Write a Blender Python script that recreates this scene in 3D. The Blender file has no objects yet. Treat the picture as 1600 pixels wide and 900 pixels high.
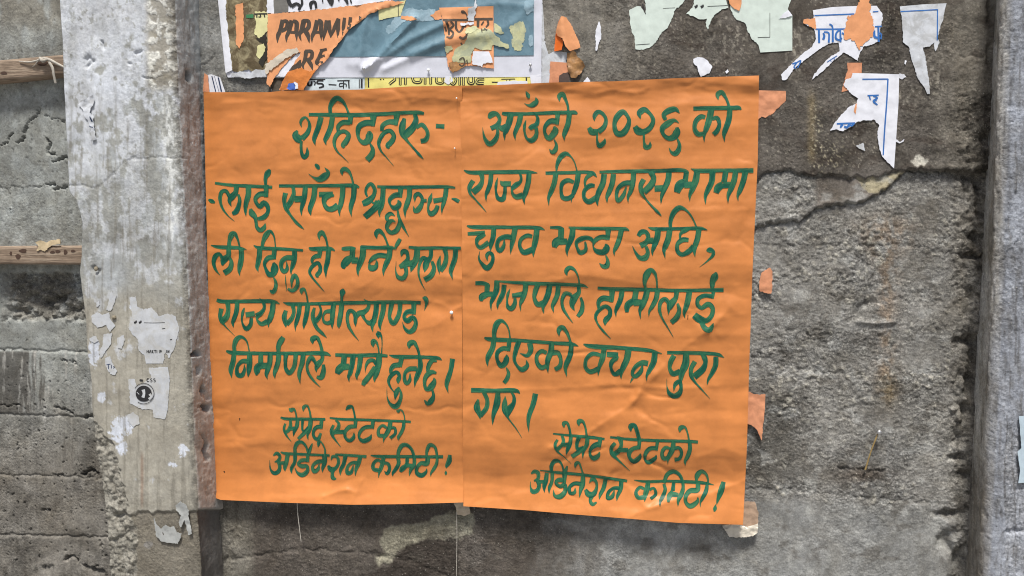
import bpy, bmesh, math, random
import numpy as np
from mathutils import Vector, Matrix, Euler
from mathutils.geometry import delaunay_2d_cdt

scene = bpy.context.scene
COL = scene.collection
random.seed(7)

# ------------------------------------------------------------------ camera
F_PX = 1160.0                      # focal length in photo pixels (1600 wide)
cam_data = bpy.data.cameras.new('camera')
cam = bpy.data.objects.new('camera', cam_data)
COL.objects.link(cam)
cam_data.sensor_width = 36.0
cam_data.lens = 36.0 * F_PX / 1600.0
cam_data.clip_start = 0.05
cam_data.clip_end = 500.0
CAM = np.array([0.0, -1.40, 1.50])
PITCH, YAW = math.radians(4.5), math.radians(7.0)
cam.location = CAM
cam.rotation_euler = (math.radians(90) - PITCH, 0.0, YAW)
scene.camera = cam
RM = np.array(Euler((math.radians(90) - PITCH, 0.0, YAW)).to_matrix())

# ------------------------------------------------------------------ world, sun, exposure
world = bpy.data.worlds.new('World')
scene.world = world
world.use_nodes = True
wn = world.node_tree.nodes
sky = wn.new('ShaderNodeTexSky')
sky.sky_type = 'NISHITA'
sky.sun_disc = False
SUN_EL, SUN_AZ = math.radians(66), math.radians(178)     # behind and above the viewer
sky.sun_elevation = SUN_EL
sky.sun_rotation = SUN_AZ
sky.dust_density = 4.0
sky.air_density = 1.0
sky.ozone_density = 1.0
world.node_tree.links.new(sky.outputs[0], wn['Background'].inputs[0])
wn['Background'].inputs[1].default_value = 0.07
sun_data = bpy.data.lights.new('sun', 'SUN')
sun_data.energy = 3.9
sun_data.angle = math.radians(11)
sun_data.color = (1.0, 0.97, 0.92)
sun = bpy.data.objects.new('sun', sun_data)
COL.objects.link(sun)
sdir = Vector((math.sin(SUN_AZ) * math.cos(SUN_EL), math.cos(SUN_AZ) * math.cos(SUN_EL), math.sin(SUN_EL)))
sun.rotation_euler = (-sdir).to_track_quat('-Z', 'Y').to_euler()
sun.location = sdir * 20
scene.view_settings.view_transform = 'Standard'
scene.view_settings.look = 'None'
scene.view_settings.exposure = 0.45
scene.view_settings.gamma = 1.0
scene.cycles.filter_width = 1.05

# ------------------------------------------------------------------ measuring helpers
def W(px, py, d=0.0):
    """point where the sight line of a photo pixel meets the vertical plane y = -d"""
    px = np.asarray(px, float); py = np.asarray(py, float)
    px, py, d = np.broadcast_arrays(px, py, np.asarray(d, float))
    v = np.stack([(px - 800) / F_PX, -(py - 450) / F_PX, -np.ones_like(px)], -1) @ RM.T
    t = (-d - CAM[1]) / v[..., 1]
    return CAM + v * t[..., None]

def PX(P):
    q = (np.asarray(P, float) - CAM) @ RM
    return 800 - F_PX * q[..., 0] / q[..., 2], 450 + F_PX * q[..., 1] / q[..., 2]

def lin(r, g, b):
    return np.array([((c / 255.0) / 12.92 if c <= 10 else (((c / 255.0) + 0.055) / 1.055) ** 2.4) for c in (r, g, b)])

_rs = np.random.RandomState(11)
_G = _rs.rand(256, 256) * 2 * math.pi
_GX, _GY = np.cos(_G), np.sin(_G)
_J = _rs.rand(256, 256, 3)

def pn(x, y, s=0):
    x = np.asarray(x, float) + s * 37.31 + 500; y = np.asarray(y, float) + s * 17.77 + 500
    xi = np.floor(x).astype(int); yi = np.floor(y).astype(int)
    xf = x - xi; yf = y - yi
    u = xf * xf * xf * (xf * (xf * 6 - 15) + 10); v = yf * yf * yf * (yf * (yf * 6 - 15) + 10)
    def g(ix, iy, dx, dy):
        a, b = ix & 255, iy & 255
        return _GX[a, b] * dx + _GY[a, b] * dy
    n00 = g(xi, yi, xf, yf); n10 = g(xi + 1, yi, xf - 1, yf)
    n01 = g(xi, yi + 1, xf, yf - 1); n11 = g(xi + 1, yi + 1, xf - 1, yf - 1)
    return ((n00 * (1 - u) + n10 * u) * (1 - v) + (n01 * (1 - u) + n11 * u) * v) * 1.5

def fbm(x, y, s=0, o=4):
    r = 0; a = 1.0; t = 0
    for k in range(o):
        r = r + a * pn(x * 2 ** k, y * 2 ** k, s + k * 3); t += a; a *= 0.55
    return r / t

def worley(x, y, s=0):
    """distance to nearest and second nearest jittered cell centre, id of the cell"""
    x = np.asarray(x, float) + s * 13.7 + 300; y = np.asarray(y, float) + s * 7.9 + 300
    xi = np.floor(x).astype(int); yi = np.floor(y).astype(int)
    d1 = np.full(x.shape, 9.0); d2 = np.full(x.shape, 9.0); cid = np.zeros(x.shape)
    for a in (-1, 0, 1):
        for b in (-1, 0, 1):
            j = _J[(xi + a) & 255, (yi + b) & 255]
            d = np.hypot(xi + a + j[..., 0] - x, yi + b + j[..., 1] - y)
            near = d < d1
            d2 = np.where(near, d1, np.minimum(d2, d)); cid = np.where(near, j[..., 2], cid); d1 = np.where(near, d, d1)
    return d1, d2, cid

def sst(a, b, x):
    t = np.clip((x - a) / (b - a), 0, 1); return t * t * (3 - 2 * t)

def dline(X, Y, pts):
    D = np.full(np.shape(X), 1e9)
    for (x0, y0), (x1, y1) in zip(pts[:-1], pts[1:]):
        dx, dy = x1 - x0, y1 - y0; L = dx * dx + dy * dy + 1e-9
        t = np.clip(((X - x0) * dx + (Y - y0) * dy) / L, 0, 1)
        D = np.minimum(D, np.hypot(X - x0 - t * dx, Y - y0 - t * dy))
    return D

def sdpoly(X, Y, pts):
    """signed distance to a closed outline, positive inside"""
    D = dline(X, Y, list(pts) + [pts[0]])
    ins = np.zeros(np.shape(X), bool)
    n = len(pts)
    for i in range(n):
        x0, y0 = pts[i]; x1, y1 = pts[(i + 1) % n]
        if y0 == y1: continue
        c = ((y0 > Y) != (y1 > Y)) & (X < (x1 - x0) * (Y - y0) / (y1 - y0) + x0)
        ins ^= c
    return np.where(ins, D, -D)

def lerp3(c0, c1, m):
    return c0 * (1 - m[..., None]) + c1 * m[..., None]

def grid_mesh(name, P, col=None, rough=None, mat=None, parent=None, keep=None, flip=False):
    """P: (rows, cols, 3) vertex positions -> ONE smooth mesh object"""
    r, c = P.shape[:2]
    idx = np.arange(r * c).reshape(r, c)
    q = np.stack([idx[:-1, :-1], idx[:-1, 1:], idx[1:, 1:], idx[1:, :-1]], -1).reshape(-1, 4)
    if flip: q = q[:, ::-1]
    if keep is not None: q = q[keep.reshape(-1)]
    me = bpy.data.meshes.new(name)
    me.vertices.add(r * c); me.vertices.foreach_set('co', P.reshape(-1).astype(np.float32))
    me.loops.add(q.size); me.loops.foreach_set('vertex_index', q.reshape(-1).astype(np.int32))
    me.polygons.add(len(q)); me.polygons.foreach_set('loop_start', (np.arange(len(q)) * 4).astype(np.int32))
    me.update(calc_edges=True)
    me.polygons.foreach_set('use_smooth', np.ones(len(q), bool))
    if col is not None:
        a = me.attributes.new('tone', 'FLOAT_COLOR', 'POINT')
        cc = np.ones((r * c, 4), np.float32); cc[:, :3] = np.clip(col.reshape(-1, 3), 0.004, 0.9)
        a.data.foreach_set('color', cc.reshape(-1))
    if rough is not None:
        a = me.attributes.new('grit', 'FLOAT', 'POINT'); a.data.foreach_set('value', rough.reshape(-1).astype(np.float32))
    o = bpy.data.objects.new(name, me); COL.objects.link(o)
    if mat: me.materials.append(mat)
    if parent: o.parent = parent
    return o

def tag(o, label, cat, group=None, kind=None):
    if label: o['label'] = label
    if cat: o['category'] = cat
    if group: o['group'] = group
    if kind: o['kind'] = kind
    return o

# ------------------------------------------------------------------ materials
def nodes_of(name):
    m = bpy.data.materials.new(name); m.use_nodes = True
    nt = m.node_tree; b = nt.nodes['Principled BSDF']
    return m, nt, b

def nnoise(nt, scale, detail=4, rough=0.6, coord=None, dist=0.0):
    n = nt.nodes.new('ShaderNodeTexNoise'); n.inputs['Scale'].default_value = scale
    n.inputs['Detail'].default_value = detail; n.inputs['Roughness'].default_value = rough
    n.inputs['Distortion'].default_value = dist
    if coord: nt.links.new(coord, n.inputs['Vector'])
    return n

def ramp(nt, src, stops):
    r = nt.nodes.new('ShaderNodeValToRGB'); e = r.color_ramp.elements
    e[0].position, e[1].position = stops[0][0], stops[-1][0]
    e[0].color = (*stops[0][1], 1); e[1].color = (*stops[-1][1], 1)
    for p, c in stops[1:-1]:
        x = e.new(p); x.color = (*c, 1)
    nt.links.new(src, r.inputs[0]); return r

def mixc(nt, a, b, fac, mode='MIX'):
    m = nt.nodes.new('ShaderNodeMix'); m.data_type = 'RGBA'; m.blend_type = mode
    for s, v in ((m.inputs[6], a), (m.inputs[7], b), (m.inputs[0], fac)):
        if hasattr(v, 'links'): nt.links.new(v, s)
        elif isinstance(v, (int, float)): s.default_value = v
        else: s.default_value = (*v, 1)
    return m.outputs[2]

def math_n(nt, op, a, b=None):
    m = nt.nodes.new('ShaderNodeMath'); m.operation = op
    for s, v in ((m.inputs[0], a), (m.inputs[1], b)):
        if v is None: continue
        if hasattr(v, 'links'): nt.links.new(v, s)
        else: s.default_value = v
    return m.outputs[0]

def concrete(name, contrast=1.0, bump=1.0, speck=1.0):
    m, nt, b = nodes_of(name)
    geo = nt.nodes.new('ShaderNodeTexCoord').outputs['Object']
    at = nt.nodes.new('ShaderNodeAttribute'); at.attribute_name = 'tone'
    gr = nt.nodes.new('ShaderNodeAttribute'); gr.attribute_name = 'grit'
    n1 = nnoise(nt, 70, 8, 0.68, geo, 0.3)
    n2 = nnoise(nt, 330, 5, 0.8, geo)
    n3 = nnoise(nt, 11, 7, 0.68, geo, 0.8)
    n4 = nnoise(nt, 5, 3, 0.5, geo)                       # where the face is gritty and where it is trowelled
    patch = ramp(nt, n4.outputs[0], [(0.38, (0.25,) * 3), (0.60, (1,) * 3)]).outputs[0]
    def amp(col, lo_amt):
        return mixc(nt, (1, 1, 1), col, math_n(nt, 'MULTIPLY', math_n(nt, 'ADD', math_n(nt, 'MULTIPLY', patch, 0.6), 0.4), lo_amt))
    lo, hi = 1 - 0.42 * contrast, 1 + 0.42 * contrast
    r1 = ramp(nt, n1.outputs[0], [(0.32, (lo, lo, lo)), (0.5, (1, 1, 1)), (0.70, (hi, hi, hi * 0.98))])
    c = mixc(nt, at.outputs['Color'], amp(r1.outputs[0], 1.0), 1.0, 'MULTIPLY')
    r2 = ramp(nt, n2.outputs[0], [(0.34, (0.38,) * 3), (0.5, (1,) * 3), (0.66, (1.65,) * 3)])
    g2 = math_n(nt, 'ADD', math_n(nt, 'MULTIPLY', gr.outputs['Fac'], 0.75), 0.22)
    c = mixc(nt, c, r2.outputs[0], math_n(nt, 'MULTIPLY', g2, contrast), 'MULTIPLY')
    r3 = ramp(nt, n3.outputs[0], [(0.33, (0.70, 0.67, 0.63)), (0.5, (1,) * 3), (0.66, (1.24, 1.26, 1.30))])
    c = mixc(nt, c, r3.outputs[0], 0.9 * min(1.0, contrast + 0.1), 'MULTIPLY')
    vg = nt.nodes.new('ShaderNodeTexVoronoi'); vg.inputs['Scale'].default_value = 270; nt.links.new(geo, vg.inputs['Vector'])
    sg = nt.nodes.new('ShaderNodeSeparateColor'); nt.links.new(vg.outputs['Color'], sg.inputs[0])
    rg = ramp(nt, sg.outputs[2], [(0.0, (0.48,) * 3), (0.5, (0.98,) * 3), (0.85, (1.15,) * 3), (1.0, (2.0,) * 3)])
    c = mixc(nt, c, rg.outputs[0], math_n(nt, 'MULTIPLY', math_n(nt, 'MULTIPLY', gr.outputs['Fac'], 0.48 * speck), math_n(nt, 'ADD', math_n(nt, 'MULTIPLY', patch, 0.6), 0.4)), 'MULTIPLY')
    # pale grains and dark pin holes, where the skin has gone
    v = nt.nodes.new('ShaderNodeTexVoronoi'); v.inputs['Scale'].default_value = 190
    nt.links.new(geo, v.inputs['Vector'])
    rv = ramp(nt, v.outputs['Distance'], [(0.12, (1,) * 3), (0.24, (0,) * 3)])
    sep = nt.nodes.new('ShaderNodeSeparateColor'); nt.links.new(v.outputs['Color'], sep.inputs[0])
    sel = math_n(nt, 'GREATER_THAN', sep.outputs[0], 0.78)
    f = math_n(nt, 'MULTIPLY', math_n(nt, 'MULTIPLY', rv.outputs[0], sel), math_n(nt, 'MULTIPLY', math_n(nt, 'MULTIPLY', gr.outputs['Fac'], patch), 0.75 * speck))
    c = mixc(nt, c, lin(196, 192, 180), f)
    sel2 = math_n(nt, 'GREATER_THAN', sep.outputs[1], 0.88)
    c = mixc(nt, c, lin(44, 41, 38), math_n(nt, 'MULTIPLY', math_n(nt, 'MULTIPLY', rv.outputs[0], sel2), 0.6 * speck))
    nt.links.new(c, b.inputs['Base Color'])
    b.inputs['Roughness'].default_value = 0.93
    b.inputs['Specular IOR Level'].default_value = 0.2
    vb = nt.nodes.new('ShaderNodeTexVoronoi'); vb.inputs['Scale'].default_value = 190
    vb.feature = 'SMOOTH_F1'; nt.links.new(geo, vb.inputs['Vector'])
    hb = math_n(nt, 'ADD', math_n(nt, 'MULTIPLY', n2.outputs[0], 1.0), math_n(nt, 'MULTIPLY', n1.outputs[0], 0.9))
    hb = math_n(nt, 'SUBTRACT', hb, math_n(nt, 'MULTIPLY', vb.outputs['Distance'], 0.9))
    st = math_n(nt, 'MULTIPLY', hb, math_n(nt, 'MULTIPLY', patch, math_n(nt, 'ADD', math_n(nt, 'MULTIPLY', gr.outputs['Fac'], 0.9), 0.1)))
    bp = nt.nodes.new('ShaderNodeBump'); bp.inputs['Strength'].default_value = 1.0
    bp.inputs['Distance'].default_value = 0.0046 * bump
    nt.links.new(st, bp.inputs['Height']); nt.links.new(bp.outputs[0], b.inputs['Normal'])
    return m

def paper(name, rgb, var=0.08, rough=0.75, stain=None, stain_amt=0.0, wr=1.0, spec=0.25, grain=60):
    m, nt, b = nodes_of(name)
    geo = nt.nodes.new('ShaderNodeTexCoord').outputs['Object']
    n = nnoise(nt, grain, 5, 0.65, geo)
    base = lin(*rgb)
    r = ramp(nt, n.outputs[0], [(0.3, tuple(base * (1 - var * 2))), (0.5, tuple(base)), (0.7, tuple(np.clip(base * (1 + var * 1.6), 0, 0.95)))])
    c = r.outputs[0]
    if stain is not None:
        n2 = nnoise(nt, 38, 6, 0.7, geo, 0.8)
        rs = ramp(nt, n2.outputs[0], [(0.5 - 0.12 * stain_amt, (0,) * 3), (0.62 - 0.08 * stain_amt, (1,) * 3)])
        c = mixc(nt, c, lin(*stain), math_n(nt, 'MULTIPLY', rs.outputs[0], min(1.0, stain_amt)))
    nt.links.new(c, b.inputs['Base Color'])
    b.inputs['Roughness'].default_value = rough
    b.inputs['Specular IOR Level'].default_value = spec
    nb = nnoise(nt, 30, 3, 0.5, geo)
    nc = nnoise(nt, 300, 3, 0.6, geo)
    h = math_n(nt, 'ADD', nb.outputs[0], math_n(nt, 'MULTIPLY', nc.outputs[0], 0.05))
    bp = nt.nodes.new('ShaderNodeBump'); bp.inputs['Strength'].default_value = 0.5
    bp.inputs['Distance'].default_value = 0.004 * wr
    nt.links.new(h, bp.inputs['Height']); nt.links.new(bp.outputs[0], b.inputs['Normal'])
    return m

def paint(name, rgb, alpha=0.9, rough=0.45, var=0.25, brushed=False):
    m, nt, b = nodes_of(name)
    geo = nt.nodes.new('ShaderNodeTexCoord').outputs['Object']
    n = nnoise(nt, 70, 4, 0.6, geo)
    base = lin(*rgb)
    r = ramp(nt, n.outputs[0], [(0.3, tuple(base * (1 - var))), (0.7, tuple(base * (1 + var)))])
    c = r.outputs[0]
    b.inputs['Roughness'].default_value = rough
    b.inputs['Specular IOR Level'].default_value = 0.3
    if brushed:
        # paint pools at the rim of a stroke and dries thin and paler inside, in bristle streaks
        rim = nt.nodes.new('ShaderNodeAttribute'); rim.attribute_name = 'rim'
        run = nt.nodes.new('ShaderNodeAttribute'); run.attribute_name = 'run'
        s = nnoise(nt, 1.0, 4, 0.65, run.outputs['Vector'])
        k = ramp(nt, s.outputs[0], [(0.40, (0,) * 3), (0.58, (1,) * 3)]).outputs[0]
        rimf = ramp(nt, rim.outputs['Fac'], [(0.7, (0,) * 3), (1.0, (0.55,) * 3)]).outputs[0]
        thin = math_n(nt, 'MULTIPLY', k, math_n(nt, 'SUBTRACT', 1.0, rimf))
        c = mixc(nt, c, lin(50, 114, 80), math_n(nt, 'MULTIPLY', thin, 0.9))
        al = math_n(nt, 'SUBTRACT', alpha + 0.06, math_n(nt, 'MULTIPLY', thin, 0.12))
        nt.links.new(al, b.inputs['Alpha'])
    elif alpha < 1:
        n2 = nnoise(nt, 45, 3, 0.6, geo)
        r2 = ramp(nt, n2.outputs[0], [(0.35, (alpha - 0.10,) * 3), (0.62, (min(1, alpha + 0.12),) * 3)])
        nt.links.new(r2.outputs[0], b.inputs['Alpha'])
    nt.links.new(c, b.inputs['Base Color'])
    return m
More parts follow.
